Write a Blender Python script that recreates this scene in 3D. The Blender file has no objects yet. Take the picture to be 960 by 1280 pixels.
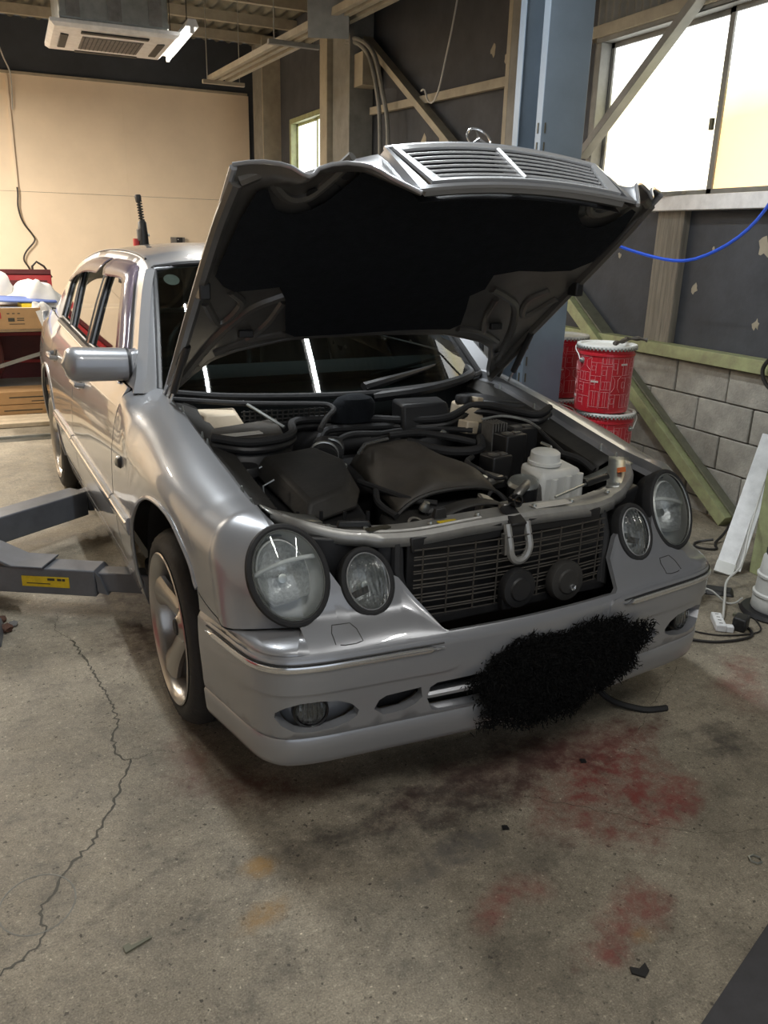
import bpy, bmesh, math, random
import numpy as np
from mathutils import Vector, Matrix, geometry

random.seed(11)
rng = np.random.RandomState(5)
S = bpy.context.scene
COL = S.collection
PI = math.pi

# ---------------------------------------------------------------- camera
yaw, pitch, roll, FPX = 0.4388801, 0.32394, 0.0256, 1012.57
fwd = Vector((math.sin(yaw)*math.cos(pitch), math.cos(yaw)*math.cos(pitch), -math.sin(pitch)))
rgt = Vector((math.cos(yaw), -math.sin(yaw), 0)); up = rgt.cross(fwd)
r2 = rgt*math.cos(roll) + up*math.sin(roll); u2 = up*math.cos(roll) - rgt*math.sin(roll)
cd = bpy.data.cameras.new('camera'); cam = bpy.data.objects.new('camera', cd); COL.objects.link(cam)
m = Matrix.Identity(4)
for i in range(3):
    m[i][0], m[i][1], m[i][2] = r2[i], u2[i], -fwd[i]
m.translation = (-1.237928, -2.447042, 1.51)
cam.matrix_world = m
cd.sensor_fit = 'VERTICAL'; cd.sensor_height = 36.0; cd.lens = FPX*36/1280; cd.clip_start = .02
S.camera = cam
# ---------------------------------------------------------------- world, exposure
S.view_settings.view_transform = 'Standard'; S.view_settings.look = 'None'
S.view_settings.gamma = 1.0; S.view_settings.use_curve_mapping = False
S.view_settings.exposure = 0.15
W = bpy.data.worlds.new('world'); S.world = W; W.use_nodes = True
wn = W.node_tree.nodes; bg = wn['Background']
bg.inputs[0].default_value = (.80, .88, 1.0, 1); bg.inputs[1].default_value = .9

def area(name, loc, size, power, col, rot=(0, 0, 0)):
    l = bpy.data.lights.new(name, 'AREA'); l.shape = 'RECTANGLE'; l.size, l.size_y = size
    l.energy = power; l.color = col
    o = bpy.data.objects.new(name, l); COL.objects.link(o); o.location = loc; o.rotation_euler = rot
    return o
TUBES = [(.36, 5.2, 3.0), (-.95, .8, 3.1), (.40, .7, 3.1), (-.95, -2.4, 3.1), (.65, -2.4, 3.1), (-2.9, 3.6, 3.0), (-2.6, 7.6, 3.3), (-2.2, 5.3, 2.5)]
TUBE_W = [18, 40, 40, 21, 19, 50, 270, 60]
TUBE_C = [(1, .97, .9), (.92, .97, 1), (.92, .97, 1), (1, .98, .94), (1, .98, .94), (1, .88, .72), (1, .90, .77), (1, .9, .76)]

# ---------------------------------------------------------------- materials
def nt(name):
    m = bpy.data.materials.new(name); m.use_nodes = True
    n = m.node_tree.nodes; l = m.node_tree.links
    return m, n, l, n['Principled BSDF']

def mat(name, col, rough=.5, metal=0., coat=0., var=0., vscale=8., bump=0., bscale=40., spec=.5, dirt=None, stretch=None):
    m, n, l, b = nt(name)
    b.inputs['Base Color'].default_value = (*col, 1); b.inputs['Roughness'].default_value = rough
    b.inputs['Metallic'].default_value = metal; b.inputs['Coat Weight'].default_value = coat
    b.inputs['Coat Roughness'].default_value = .03; b.inputs['Specular IOR Level'].default_value = spec
    tc = n.new('ShaderNodeTexCoord'); src = tc.outputs['Object']
    if stretch:
        mp = n.new('ShaderNodeMapping'); mp.inputs['Scale'].default_value = stretch
        l.new(src, mp.inputs['Vector']); src = mp.outputs[0]
    if var:
        t = n.new('ShaderNodeTexNoise'); t.inputs['Scale'].default_value = vscale; t.inputs['Detail'].default_value = 7
        t.inputs['Roughness'].default_value = .65
        l.new(src, t.inputs['Vector'])
        r = n.new('ShaderNodeValToRGB'); r.color_ramp.elements[0].position = .3; r.color_ramp.elements[1].position = .72
        d = dirt or tuple(c*(1-var) for c in col)
        r.color_ramp.elements[0].color = (*d, 1); r.color_ramp.elements[1].color = (*[min(1, c*(1+var*.35)) for c in col], 1)
        l.new(t.outputs[0], r.inputs[0]); l.new(r.outputs[0], b.inputs['Base Color'])
    if bump:
        t2 = n.new('ShaderNodeTexNoise'); t2.inputs['Scale'].default_value = bscale; t2.inputs['Detail'].default_value = 5
        l.new(src, t2.inputs['Vector'])
        bp = n.new('ShaderNodeBump'); bp.inputs['Strength'].default_value = bump; bp.inputs['Distance'].default_value = .01
        l.new(t2.outputs[0], bp.inputs['Height']); l.new(bp.outputs[0], b.inputs['Normal'])
    return m

def emis(name, col, s):
    m, n, l, b = nt(name); b.inputs['Base Color'].default_value = (.8, .8, .8, 1)
    b.inputs['Emission Color'].default_value = (*col, 1); b.inputs['Emission Strength'].default_value = s
    return m

def thin_glass(name, tint, refl=1.0, rough=.02, bumpw=None):
    m, n, l, b = nt(name); n.remove(b)
    out = n['Material Output']
    tr = n.new('ShaderNodeBsdfTransparent'); tr.inputs[0].default_value = (*tint, 1)
    gl = n.new('ShaderNodeBsdfGlossy'); gl.inputs['Roughness'].default_value = rough; gl.inputs[0].default_value = (refl, refl, refl, 1)
    fr = n.new('ShaderNodeFresnel'); fr.inputs['IOR'].default_value = 1.6
    mx = n.new('ShaderNodeMixShader'); l.new(fr.outputs[0], mx.inputs[0]); l.new(tr.outputs[0], mx.inputs[1]); l.new(gl.outputs[0], mx.inputs[2])
    l.new(mx.outputs[0], out.inputs[0])
    if bumpw:
        tc = n.new('ShaderNodeTexCoord'); wv = n.new('ShaderNodeTexWave'); wv.inputs['Scale'].default_value = bumpw; wv.bands_direction = 'X'
        wv.inputs['Distortion'].default_value = 1.5
        l.new(tc.outputs['Object'], wv.inputs[0]); bp = n.new('ShaderNodeBump'); bp.inputs['Strength'].default_value = .5; bp.inputs['Distance'].default_value = .01
        l.new(wv.outputs[0], bp.inputs['Height']); l.new(bp.outputs[0], gl.inputs['Normal']); l.new(bp.outputs[0], fr.inputs['Normal'])
    return m

M = {}
M['paint'] = mat('silver_paint', (.315, .322, .338), .33, .45, .9)
M['paint_dull'] = mat('silver_primer', (.40, .395, .375), .42, .5, .1, .25, 14)
M['hood_in'] = mat('hood_inner_metal', (.13, .122, .11), .38, .45, .2, .25, 5)
M['liner'] = mat('hood_liner_felt', (.012, .014, .017), .95, 0, 0, .3, 30, .25, 160, spec=.2)
M['black'] = mat('black_plastic', (.018, .018, .019), .45, 0, 0, .3, 20)
M['black_gloss'] = mat('black_gloss', (.012, .012, .013), .15)
M['rubber'] = mat('rubber', (.02, .02, .021), .75, 0, 0, .25, 25, .15, 90)
M['dusty'] = mat('dusty_black_plastic', (.033, .031, .028), .6, 0, 0, .45, 9, .1, 60)
M['dusty2'] = mat('dusty_brown_cover', (.062, .054, .044), .6, 0, 0, .5, 7, .1, 30)
M['alu'] = mat('cast_aluminium', (.33, .32, .30), .45, .8, 0, .3, 20, .2, 60)
M['galv'] = mat('galvanised_steel', (.48, .50, .48), .35, .8, 0, .3, 12)
M['chrome'] = mat('chrome', (.78, .79, .80), .17, .9)
M['darkchrome'] = mat('grille_chrome', (.66, .67, .68), .34, .6)
M['alloy'] = mat('alloy_rim', (.42, .40, .375), .28, .8, .4)
M['disc'] = mat('brake_disc', (.22, .20, .18), .45, .9, 0, .2, 20)
M['tarmac'] = mat('tyre_rubber', (.016, .016, .017), .7, 0, 0, .25, 20, .15, 80)
M['glass'] = thin_glass('window_glass', (.16, .19, .18))
M['windshield'] = thin_glass('windscreen_glass', (.40, .47, .45))
M['lens'] = thin_glass('lamp_lens', (.93, .95, .95), .9, .03)
M['lens_flute'] = thin_glass('fluted_lamp_lens', (.88, .90, .90), .9, .06, 26)
M['visor'] = mat('smoked_visor', (.13, .105, .14), .14)
M['visor'].node_tree.nodes['Principled BSDF'].inputs['Alpha'].default_value = .8
M['reflector'] = mat('lamp_reflector', (.74, .75, .74), .30, .4, 0, .4, 90, .3, 120)
M['bowl'] = mat('lamp_bowl', (.80, .80, .77), .4, .15)
M['slat'] = mat('bright_slat', (.80, .81, .82), .26, .6)
M['dark_in'] = mat('cabin_trim', (.035, .037, .04), .8)
M['seat'] = mat('cabin_seat', (.06, .062, .066), .7)
M['orange'] = mat('orange_lens', (.75, .17, .03), .25)
M['white_pl'] = mat('milky_plastic', (.72, .73, .70), .45, 0, 0, .12, 10)
M['white'] = mat('white_plastic', (.86, .87, .88), .45, 0, 0, .2, 14)
M['cream'] = mat('cream_plastic', (.62, .52, .38), .55, 0, 0, .2, 12)
M['label'] = mat('paper_label', (.62, .60, .55), .6, 0, 0, .1, 40)
M['yellow'] = mat('yellow_sticker', (.75, .55, .02), .45, 0, 0, .2, 40)
M['ink'] = mat('print_ink', (.05, .045, .03), .6)
M['lift'] = mat('blue_grey_steel', (.15, .19, .235), .38, .15, 0, .18, 3)
M['lift_arm'] = mat('grey_arm_paint', (.145, .155, .175), .42, .1, 0, .25, 9)
M['red'] = mat('red_tin', (.50, .018, .03), .3, 0, .3, .1, 6)
M['red_dark'] = mat('dark_red_paint', (.13, .02, .022), .45, 0, 0, .3, 5)
M['red_tool'] = mat('red_paint', (.42, .03, .035), .4, 0, .2)
M['line_white'] = mat('printed_line', (.72, .42, .42), .5)
M['green'] = mat('pale_green_paint', (.36, .40, .20), .55, 0, 0, .3, 14, .1, 50, dirt=(.26, .26, .15))
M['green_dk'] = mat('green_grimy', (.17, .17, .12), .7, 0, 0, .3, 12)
M['beigepost'] = mat('beige_post_paint', (.40, .36, .275), .6, 0, 0, .25, 6)
M['greypost'] = mat('grey_post_paint', (.25, .247, .225), .6, 0, 0, .3, 6)
M['blackwall'] = mat('dark_board', (.062, .068, .080), .75, 0, 0, .35, 3.5, .15, 40)
M['bluewall'] = mat('dark_blue_wall', (.052, .062, .076), .8, 0, 0, .3, 2)
M['beige'] = mat('beige_board', (.86, .73, .56), .75, 0, 0, .12, .9, .05, 20)
M['block'] = mat('concrete_block', (.40, .385, .34), .9, 0, 0, .35, 9, .4, 70)
M['mortar'] = mat('mortar', (.28, .27, .235), .95, 0, 0, .3, 20)
M['timber'] = mat('weathered_wood', (.28, .255, .21), .8, 0, 0, .45, 6, .2, 20, stretch=(6, 6, .5))
M['card'] = mat('cardboard', (.46, .28, .13), .8, 0, 0, .15, 8)
M['cloth_w'] = mat('white_rag', (.80, .79, .76), .85, 0, 0, .1, 9)
M['blue'] = mat('blue_hose', (.03, .10, .62), .4)
M['bluepaper'] = mat('blue_folder', (.10, .16, .42), .6)
M['cable_w'] = mat('white_cable', (.55, .55, .52), .5)
M['cable_b'] = mat('black_cable', (.02, .018, .017), .55)
M['mat'] = mat('grey_mat', (.055, .053, .056), .8, 0, 0, .2, 30)
M['tube'] = emis('fluorescent_tube', (1, .97, .9), 9.0)
M['steel_roof'] = mat('roof_deck', (.20, .195, .16), .6, .2, 0, .3, 5)
M['rust'] = mat('rusty_debris', (.12, .06, .04), .9, 0, 0, .5, 30)
M['stone'] = mat('grey_debris', (.22, .21, .2), .9, 0, 0, .4, 40)
M['blot_fur'] = mat('blot_bristle', (.006, .006, .006), .9, spec=.15)

def floor_mat():
    m, n, l, b = nt('stained_concrete')
    tc = n.new('ShaderNodeTexCoord'); P = tc.outputs['Object']
    def noise(sc, det=8, ro=.65, dist=0):
        t = n.new('ShaderNodeTexNoise'); t.inputs['Scale'].default_value = sc; t.inputs['Detail'].default_value = det
        t.inputs['Roughness'].default_value = ro; t.inputs['Distortion'].default_value = dist
        l.new(P, t.inputs['Vector']); return t
    def math_(op, a, bb=None):
        x = n.new('ShaderNodeMath'); x.operation = op
        for i, v in enumerate((a, bb)):
            if v is None: continue
            if isinstance(v, (int, float)): x.inputs[i].default_value = v
            else: l.new(v, x.inputs[i])
        return x.outputs[0]
    def mix(f, a, c, ty='MIX'):
        x = n.new('ShaderNodeMix'); x.data_type = 'RGBA'; x.blend_type = ty
        if isinstance(f, float): x.inputs[0].default_value = f
        else: l.new(f, x.inputs[0])
        for i, v in ((6, a), (7, c)):
            if isinstance(v, tuple): x.inputs[i].default_value = (*v, 1)
            else: l.new(v, x.inputs[i])
        return x.outputs[2]
    def ramp(v, stops):
        r = n.new('ShaderNodeValToRGB'); e = r.color_ramp.elements
        while len(e) < len(stops): e.new(.5)
        for el, (p, c) in zip(e, stops):
            el.position = p; el.color = (*c, 1) if isinstance(c, tuple) else (c, c, c, 1)
        l.new(v, r.inputs[0]); return r.outputs[0]
    big, mid, fine, grit = noise(1.6, 9), noise(9, 10, .7), noise(55, 8, .75), noise(210, 4, .8)
    c = ramp(big.outputs[0], [(.28, (.17, .146, .108)), (.5, (.30, .262, .198)), (.72, (.42, .37, .285))])
    c = mix(.75, c, ramp(mid.outputs[0], [(.3, .42), (.5, .95), (.7, 1.2)]), 'MULTIPLY')
    c = mix(.85, c, ramp(fine.outputs[0], [(.30, .22), (.44, .88), (.58, 1.0), (.70, 2.0)]), 'MULTIPLY')
    c = mix(.5, c, ramp(grit.outputs[0], [(.36, .2), (.48, .95), (.56, 1.05), (.66, 2.4)]), 'MULTIPLY')
    # dark pits and pale chips worn into the slab
    for sc, lim, val in ((38, .16, .25), (70, .17, .4), (24, .10, .15), (55, .13, 2.1)):
        vo = n.new('ShaderNodeTexVoronoi'); vo.inputs['Scale'].default_value = sc; vo.inputs['Randomness'].default_value = 1
        wp = n.new('ShaderNodeVectorMath'); wp.operation = 'ADD'; wn_ = noise(sc*1.7, 3); 
        ws_ = n.new('ShaderNodeVectorMath'); ws_.operation = 'SCALE'; ws_.inputs['Scale'].default_value = .6/sc; l.new(wn_.outputs['Color'], ws_.inputs[0])
        l.new(P, wp.inputs[0]); l.new(ws_.outputs[0], wp.inputs[1]); l.new(wp.outputs[0], vo.inputs['Vector'])
        sx_ = n.new('ShaderNodeSeparateColor'); l.new(vo.outputs['Color'], sx_.inputs[0])
        pick = math_('GREATER_THAN', sx_.outputs[0], .78)
        near = math_('LESS_THAN', vo.outputs['Distance'], lim)
        c = mix(math_('MULTIPLY', math_('MULTIPLY', pick, near), .8), c, mix(1.0, c, (val, val, val), 'MULTIPLY'))
    warp = noise(4.5, 9, .72)
    wv = math_('MULTIPLY', math_('SUBTRACT', warp.outputs[0], .5), 2.6)
    brk = ramp(noise(17, 9, .72).outputs[0], [(.40, 0.), (.58, 1.)])
    def blob(x, y, rx, ry, rot, col, st, broken=.7):
        nonlocal c
        mp = n.new('ShaderNodeMapping'); mp.vector_type = 'TEXTURE'
        mp.inputs['Location'].default_value = (x, y, 0); mp.inputs['Rotation'].default_value = (0, 0, rot)
        mp.inputs['Scale'].default_value = (rx, ry, 1)
        l.new(P, mp.inputs[0])
        ln = n.new('ShaderNodeVectorMath'); ln.operation = 'LENGTH'; l.new(mp.outputs[0], ln.inputs[0])
        d = math_('ADD', ln.outputs['Value'], wv)
        k = n.new('ShaderNodeMapRange'); k.inputs[1].default_value = 1.15; k.inputs[2].default_value = .25; k.interpolation_type = 'SMOOTHSTEP'
        k.inputs[3].default_value = 0; k.inputs[4].default_value = st
        l.new(d, k.inputs[0])
        f = math_('MULTIPLY', k.outputs[0], math_('ADD', math_('MULTIPLY', brk, broken), 1-broken))
        c = mix(f, c, col)
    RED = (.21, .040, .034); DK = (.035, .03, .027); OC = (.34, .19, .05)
    for a in ((.24, -.86, .36, .20, .5, RED, .85), (.33, -1.04, .20, .10, .6, RED, .8), (-.05, -1.32, .17, .08, .3, RED, .75),
              (-.15, -1.40, .06, .05, 0, RED, .6), (-.30, -1.16, .12, .05, .6, RED, .6), (-.20, -1.16, .07, .06, 0, RED, .5),
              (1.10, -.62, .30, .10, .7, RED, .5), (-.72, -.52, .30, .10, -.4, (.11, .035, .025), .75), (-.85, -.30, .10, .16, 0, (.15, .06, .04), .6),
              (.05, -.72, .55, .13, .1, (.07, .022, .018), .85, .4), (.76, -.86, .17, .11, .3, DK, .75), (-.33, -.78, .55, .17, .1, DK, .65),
              (-.35, -.98, .22, .07, .2, (.11, .10, .09), .7), (-.12, -1.08, .15, .08, .3, DK, .45), (-.80, -.83, .05, .04, 0, OC, .7), (-.84, -.98, .09, .045, .4, OC, .6),
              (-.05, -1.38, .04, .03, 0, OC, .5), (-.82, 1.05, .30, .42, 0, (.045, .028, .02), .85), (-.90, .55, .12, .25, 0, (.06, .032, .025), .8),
              (-1.27, -.70, .10, .05, .4, DK, .45), (-1.10, -.78, .25, .02, .5, DK, .35), (1.3, -.9, .3, .2, 0, (.4, .37, .32), .4), (1.75, .25, .5, .4, .4, DK, .6)):
        blob(*a)
    l.new(c, b.inputs['Base Color'])
    l.new(ramp(mid.outputs[0], [(.3, .55), (.7, .85)]), b.inputs['Roughness'])
    bp = n.new('ShaderNodeBump'); bp.inputs['Strength'].default_value = .35; bp.inputs['Distance'].default_value = .006
    l.new(fine.outputs[0], bp.inputs['Height']); l.new(bp.outputs[0], b.inputs['Normal'])
    return m
M['floor'] = floor_mat()

def pane_mat(name, yellow):
    # frosted daylight pane; something yellow-orange stands outside behind its lower half
    m, n, l, b = nt(name)
    tc = n.new('ShaderNodeTexCoord'); sp = n.new('ShaderNodeSeparateXYZ'); l.new(tc.outputs['Object'], sp.inputs[0])
    t = n.new('ShaderNodeTexNoise'); t.inputs['Scale'].default_value = 1.7; t.inputs['Detail'].default_value = 2; l.new(tc.outputs['Object'], t.inputs['Vector'])
    a = n.new('ShaderNodeMath'); a.operation = 'MULTIPLY_ADD'; a.inputs[1].default_value = .5; l.new(t.outputs[0], a.inputs[0]); l.new(sp.outputs['Z'], a.inputs[2])
    r = n.new('ShaderNodeValToRGB'); e = r.color_ramp.elements
    e[0].position = .12; e[1].position = .62
    e[0].color = (*yellow, 1); e[1].color = (.97, 1, 1, 1)
    x = e.new(.32); x.color = ((yellow[0]+.97)/2, (yellow[1]*.6+.4), (yellow[2]+.45)/2, 1)
    l.new(a.outputs[0], r.inputs[0]); l.new(r.outputs[0], b.inputs['Emission Color'])
    b.inputs['Emission Strength'].default_value = 2.3; b.inputs['Base Color'].default_value = (.7, .7, .7, 1); b.inputs['Roughness'].default_value = .5
    return m
M['pane_a'] = pane_mat('frosted_pane', (.80, .72, .55))
M['pane_b'] = pane_mat('frosted_pane_yellow', (.66, .40, .13))
M['pane_c'] = emis('far_pane', (.95, 1, 1), 2.2)

# ---------------------------------------------------------------- mesh builder
def rotm(rx=0, ry=0, rz=0):
    return (Matrix.Rotation(rz, 3, 'Z') @ Matrix.Rotation(ry, 3, 'Y') @ Matrix.Rotation(rx, 3, 'X'))

class MB:
    def __init__(s): s.v = []; s.f = []
    def add(s, vs, fs):
        k = len(s.v); s.v += [tuple(map(float, p)) for p in vs]; s.f += [tuple(i+k for i in q) for q in fs]; return s
    def box(s, c, d, R=None):
        R = R or Matrix.Identity(3); c = Vector(c)
        vs = [c + R @ Vector((x*d[0]/2, y*d[1]/2, z*d[2]/2)) for x in (-1, 1) for y in (-1, 1) for z in (-1, 1)]
        return s.add(vs, [(0, 1, 3, 2), (4, 6, 7, 5), (0, 4, 5, 1), (2, 3, 7, 6), (0, 2, 6, 4), (1, 5, 7, 3)])
    def bar(s, a, b, w, h, upv=(0, 0, 1)):
        a, b = Vector(a), Vector(b); d = (b-a); L = d.length; d.normalize(); u = Vector(upv)
        x = d.cross(u); 
        if x.length < 1e-4: x = d.cross(Vector((1, 0, 0)))
        x.normalize(); u = x.cross(d)
        R = Matrix((d, x, u)).transposed()
        return s.box((a+b)/2, (L, w, h), R)
    def hexa(s, p):   # 8 corners: bottom 4 (ccw seen from above), top 4
        return s.add(p, [(3, 2, 1, 0), (4, 5, 6, 7), (0, 1, 5, 4), (1, 2, 6, 5), (2, 3, 7, 6), (3, 0, 4, 7)])
    def tube(s, path, r, n=8, closed=False, caps=True):
        P = [Vector(p) for p in path]; N = len(P)
        rr = r if hasattr(r, '__len__') else [r]*N
        T = []
        for i in range(N):
            a = P[(i-1) % N] if (closed or i > 0) else P[i]; b = P[(i+1) % N] if (closed or i < N-1) else P[i]
            T.append((b-a).normalized())
        t = T[0]; u = t.orthogonal().normalized(); rings = []; vs = []
        for i in range(N):
            if i: 
                q = T[i-1].rotation_difference(T[i]); u = (q @ u).normalized()
            w = T[i].cross(u).normalized()
            for k in range(n):
                a = 2*PI*k/n; vs.append(P[i] + (u*math.cos(a) + w*math.sin(a))*rr[i])
        fs = []
        for i in range(N if closed else N-1):
            j = (i+1) % N
            off = 0
            if closed and j == 0:
                best = min(range(n), key=lambda k: (Vector(vs[k])-Vector(vs[i*n])).length); off = best
            for k in range(n):
                k2 = (k+1) % n
                fs.append((i*n+k, i*n+k2, j*n+(k2+off) % n, j*n+(k+off) % n))
        if caps and not closed:
            fs.append(tuple(range(n-1, -1, -1))); fs.append(tuple((N-1)*n+k for k in range(n)))
        return s.add(vs, fs)
    def lathe(s, prof, n=24, o=(0, 0, 0), axis=(0, 0, 1), closed=False, cap=True):
        ax = Vector(axis).normalized(); u = ax.orthogonal().normalized(); w = ax.cross(u); o = Vector(o)
        vs = [o + ax*z + (u*math.cos(2*PI*k/n) + w*math.sin(2*PI*k/n))*r for r, z in prof for k in range(n)]
        fs = []
        m_ = len(prof)
        for i in range(m_ if closed else m_-1):
            j = (i+1) % m_
            for k in range(n):
                k2 = (k+1) % n; fs.append((i*n+k, i*n+k2, j*n+k2, j*n+k))
        if not closed and cap:
            if prof[0][0] > 1e-5: fs.append(tuple(range(n-1, -1, -1)))
            if prof[-1][0] > 1e-5: fs.append(tuple((m_-1)*n+k for k in range(n)))
        return s.add(vs, fs)
    def grid(s, G, flip=False):
        nr, nc = len(G), len(G[0]); vs = [p for row in G for p in row]; fs = []
        for i in range(nr-1):
            for j in range(nc-1):
                q = (i*nc+j, i*nc+j+1, (i+1)*nc+j+1, (i+1)*nc+j); fs.append(q[::-1] if flip else q)
        return s.add(vs, fs)
    def prism(s, poly, vec):
        n = len(poly); v = Vector(vec); a = [Vector(p) for p in poly]
        return s.add(a + [p+v for p in a], [tuple(range(n-1, -1, -1)), tuple(range(n, 2*n))] + [(i, (i+1) % n, n+(i+1) % n, n+i) for i in range(n)])
    def mirrored(s):
        o = MB(); o.v = [(-x, y, z) for x, y, z in s.v]; o.f = [q[::-1] for q in s.f]; return o
    def build(s, name, mt, parent=None, smooth=40, bevel=0, sub=0, solid=0, fix=True):
        me = bpy.data.meshes.new(name); me.from_pydata(s.v, [], s.f)
        if fix:
            bm = bmesh.new(); bm.from_mesh(me); bmesh.ops.remove_doubles(bm, verts=bm.verts, dist=1e-5)
            bmesh.ops.recalc_face_normals(bm, faces=bm.faces); bm.to_mesh(me); bm.free()
        if smooth: me.shade_smooth(); me.set_sharp_from_angle(angle=math.radians(smooth))
        me.materials.append(mt if not isinstance(mt, str) else M[mt])
        o = bpy.data.objects.new(name, me); COL.objects.link(o)
        if parent: o.parent = parent
        if solid:
            q = o.modifiers.new('solid', 'SOLIDIFY'); q.thickness = solid; q.offset = -1
        if bevel:
            q = o.modifiers.new('bevel', 'BEVEL'); q.width = bevel; q.segments = 2; q.limit_method = 'ANGLE'; q.angle_limit = math.radians(50)
        if sub:
            q = o.modifiers.new('sub', 'SUBSURF'); q.levels = sub; q.render_levels = sub
        return o

def tag(o, label=None, cat=None, group=None, kind=None):
    for k, v in (('label', label), ('category', cat), ('group', group), ('kind', kind)):
        if v: o[k] = v
    return o
def thing(name, label, cat, loc=(0, 0, 0), rz=0, group=None):
    o = bpy.data.objects.new(name, None); COL.objects.link(o); o.location = loc; o.rotation_euler = (0, 0, rz); o.empty_display_size = .1
    return tag(o, label, cat, group)
def structure(o): o['kind'] = 'structure'; return o

def cr(P, n, closed=False):
    """Catmull-Rom through points, n samples (uniform in arc length)."""
    P = np.asarray(P, float)
    if len(P) == 2: t = np.linspace(0, 1, n)[:, None]; return P[0]*(1-t)+P[1]*t
    if closed: Q = np.vstack([P[-1], P, P[0], P[1]])
    else: Q = np.vstack([2*P[0]-P[1], P, 2*P[-1]-P[-2]])
    out = []
    for i in range(1, len(Q)-2):
        t = np.linspace(0, 1, 13)[:-1, None]
        a, b, c, d = Q[i-1], Q[i], Q[i+1], Q[i+2]
        out.append(.5*((2*b)+(c-a)*t+(2*a-5*b+4*c-d)*t*t+(-a+3*b-3*c+d)*t**3))
    out = np.vstack(out + [Q[-2][None]])
    L = np.r_[0, np.cumsum(np.linalg.norm(np.diff(out, axis=0), axis=1))]
    s = np.linspace(0, L[-1], n+1)[:-1] if closed else np.linspace(0, L[-1], n)
    return np.array([np.interp(s, L, out[:, k]) for k in range(out.shape[1])]).T
def crp(P, n):
    """Catmull-Rom uniform in parameter (for lofting across stations)."""
    P = np.asarray(P, float); Q = np.concatenate([2*P[:1]-P[1:2], P, 2*P[-1:]-P[-2:-1]])
    u = np.linspace(0, len(P)-1, n); i = np.minimum(u.astype(int), len(P)-2); t = (u-i)
    t = t.reshape(-1, *([1]*(P.ndim-1)))
    a, b, c, d = Q[i], Q[i+1], Q[i+2], Q[i+3]
    return .5*((2*b)+(c-a)*t+(2*a-5*b+4*c-d)*t*t+(-a+3*b-3*c+d)*t**3)
def loft(stations, nu, nv):
    return crp(np.array([cr(s, nv) for s in stations]), nu)

def inpoly(p, poly):
    x, y = p; r = False; n = len(poly); j = n-1
    for i in range(n):
        xi, yi = poly[i]; xj, yj = poly[j]
        if (yi > y) != (yj > y) and x < (xj-xi)*(y-yi)/(yj-yi)+xi: r = not r
        j = i
    return r
def resamp(poly, step):
    out = []
    n = len(poly)
    for i in range(n):
        a, b = np.array(poly[i], float), np.array(poly[(i+1) % n], float); k = max(1, int(round(np.linalg.norm(b-a)/step)))
        for q in range(k): out.append(tuple(a+(b-a)*q/k))
    return out
def panel(name, outline, holes, fmap, step, mt, parent, flange=.012, mirror=False, into=None):
    """Triangulated sheet over a 2D outline with holes, mapped to 3D by fmap, with smooth normals and a turned-in edge."""
    outl = resamp(outline, step); hs = [resamp(h, step) for h in holes]
    pts = list(outl); edges = [(i, (i+1) % len(outl)) for i in range(len(outl))]
    for h in hs:
        k = len(pts); pts += h; edges += [(k+i, k+(i+1) % len(h)) for i in range(len(h))]
    B = np.array(pts); lo, hi = B.min(0), B.max(0)
    for a in np.arange(lo[0]+step*.5, hi[0], step):
        for b in np.arange(lo[1]+step*.5, hi[1], step):
            if ((B-[a, b])**2).sum(1).min() < (.55*step)**2: continue
            if inpoly((a, b), outl) and not any(inpoly((a, b), h) for h in hs): pts.append((a, b))
    r = geometry.delaunay_2d_cdt([Vector(p) for p in pts], edges, [], 0, 1e-7)
    V = [(p.x, p.y) for p in r[0]]
    F = []
    for f in r[2]:
        c = np.mean([V[i] for i in f], axis=0)
        if inpoly(c, outl) and not any(inpoly(c, h) for h in hs): F.append(tuple(f))
    P3 = [np.array(fmap(*p), float) for p in V]; e = 2e-3; N = []
    for p, q in zip(V, P3):
        du = np.array(fmap(p[0]+e, p[1]))-np.array(fmap(p[0]-e, p[1])); dv = np.array(fmap(p[0], p[1]+e))-np.array(fmap(p[0], p[1]-e))
        nn = np.cross(du, dv); N.append(nn/(np.linalg.norm(nn)+1e-12))
    # orient outwards (+ reference: away from the car axis / up / front), faces follow the normals
    cx = np.mean(P3, axis=0); ref = np.array([cx[0], cx[1]-1.4, (cx[2]-.6)*1.4])
    if np.mean(np.array(N), axis=0) @ ref < 0: N = [-x for x in N]
    FF = []
    for f in F:
        a, b, c = P3[f[0]], P3[f[1]], P3[f[2]]
        FF.append(f if np.cross(b-a, c-a) @ N[f[0]] > 0 else f[::-1])
    if flange:
        cnt = {}
        for f in FF:
            for i in range(len(f)):
                a, b = f[i], f[(i+1) % len(f)]; cnt[(a, b)] = 1
        k = {}
        for (a, b) in list(cnt):
            if (b, a) in cnt: continue
            q = []
            for v_ in (a, b):
                P3.append(P3[v_]); N.append(None); P3.append(P3[v_]-N[v_]*flange); N.append(None); q += [len(P3)-2, len(P3)-1]
            FF.append((q[2], q[0], q[1], q[3]))
            t = P3[b]-P3[a]; nn = np.cross(t, N[a]); nn = nn/(np.linalg.norm(nn)+1e-9)
            for z in q: N[z] = nn
    P3 = np.array(P3); N = np.array(N)
    def emit(P, NN, fs, par):
        me = bpy.data.meshes.new(name); me.from_pydata(P.tolist(), [], fs); me.shade_smooth()
        me.materials.append(M[mt] if isinstance(mt, str) else mt)
        me.normals_split_custom_set_from_vertices(NN.tolist())
        o = bpy.data.objects.new(name, me); COL.objects.link(o); o.parent = par; return o
    o1 = emit(P3, N, FF, parent)
    if mirror is not False and mirror:
        o2 = emit(P3*[-1, 1, 1], N*[-1, 1, 1], [f[::-1] for f in FF], into or parent); return o1, o2
    return o1
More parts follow.
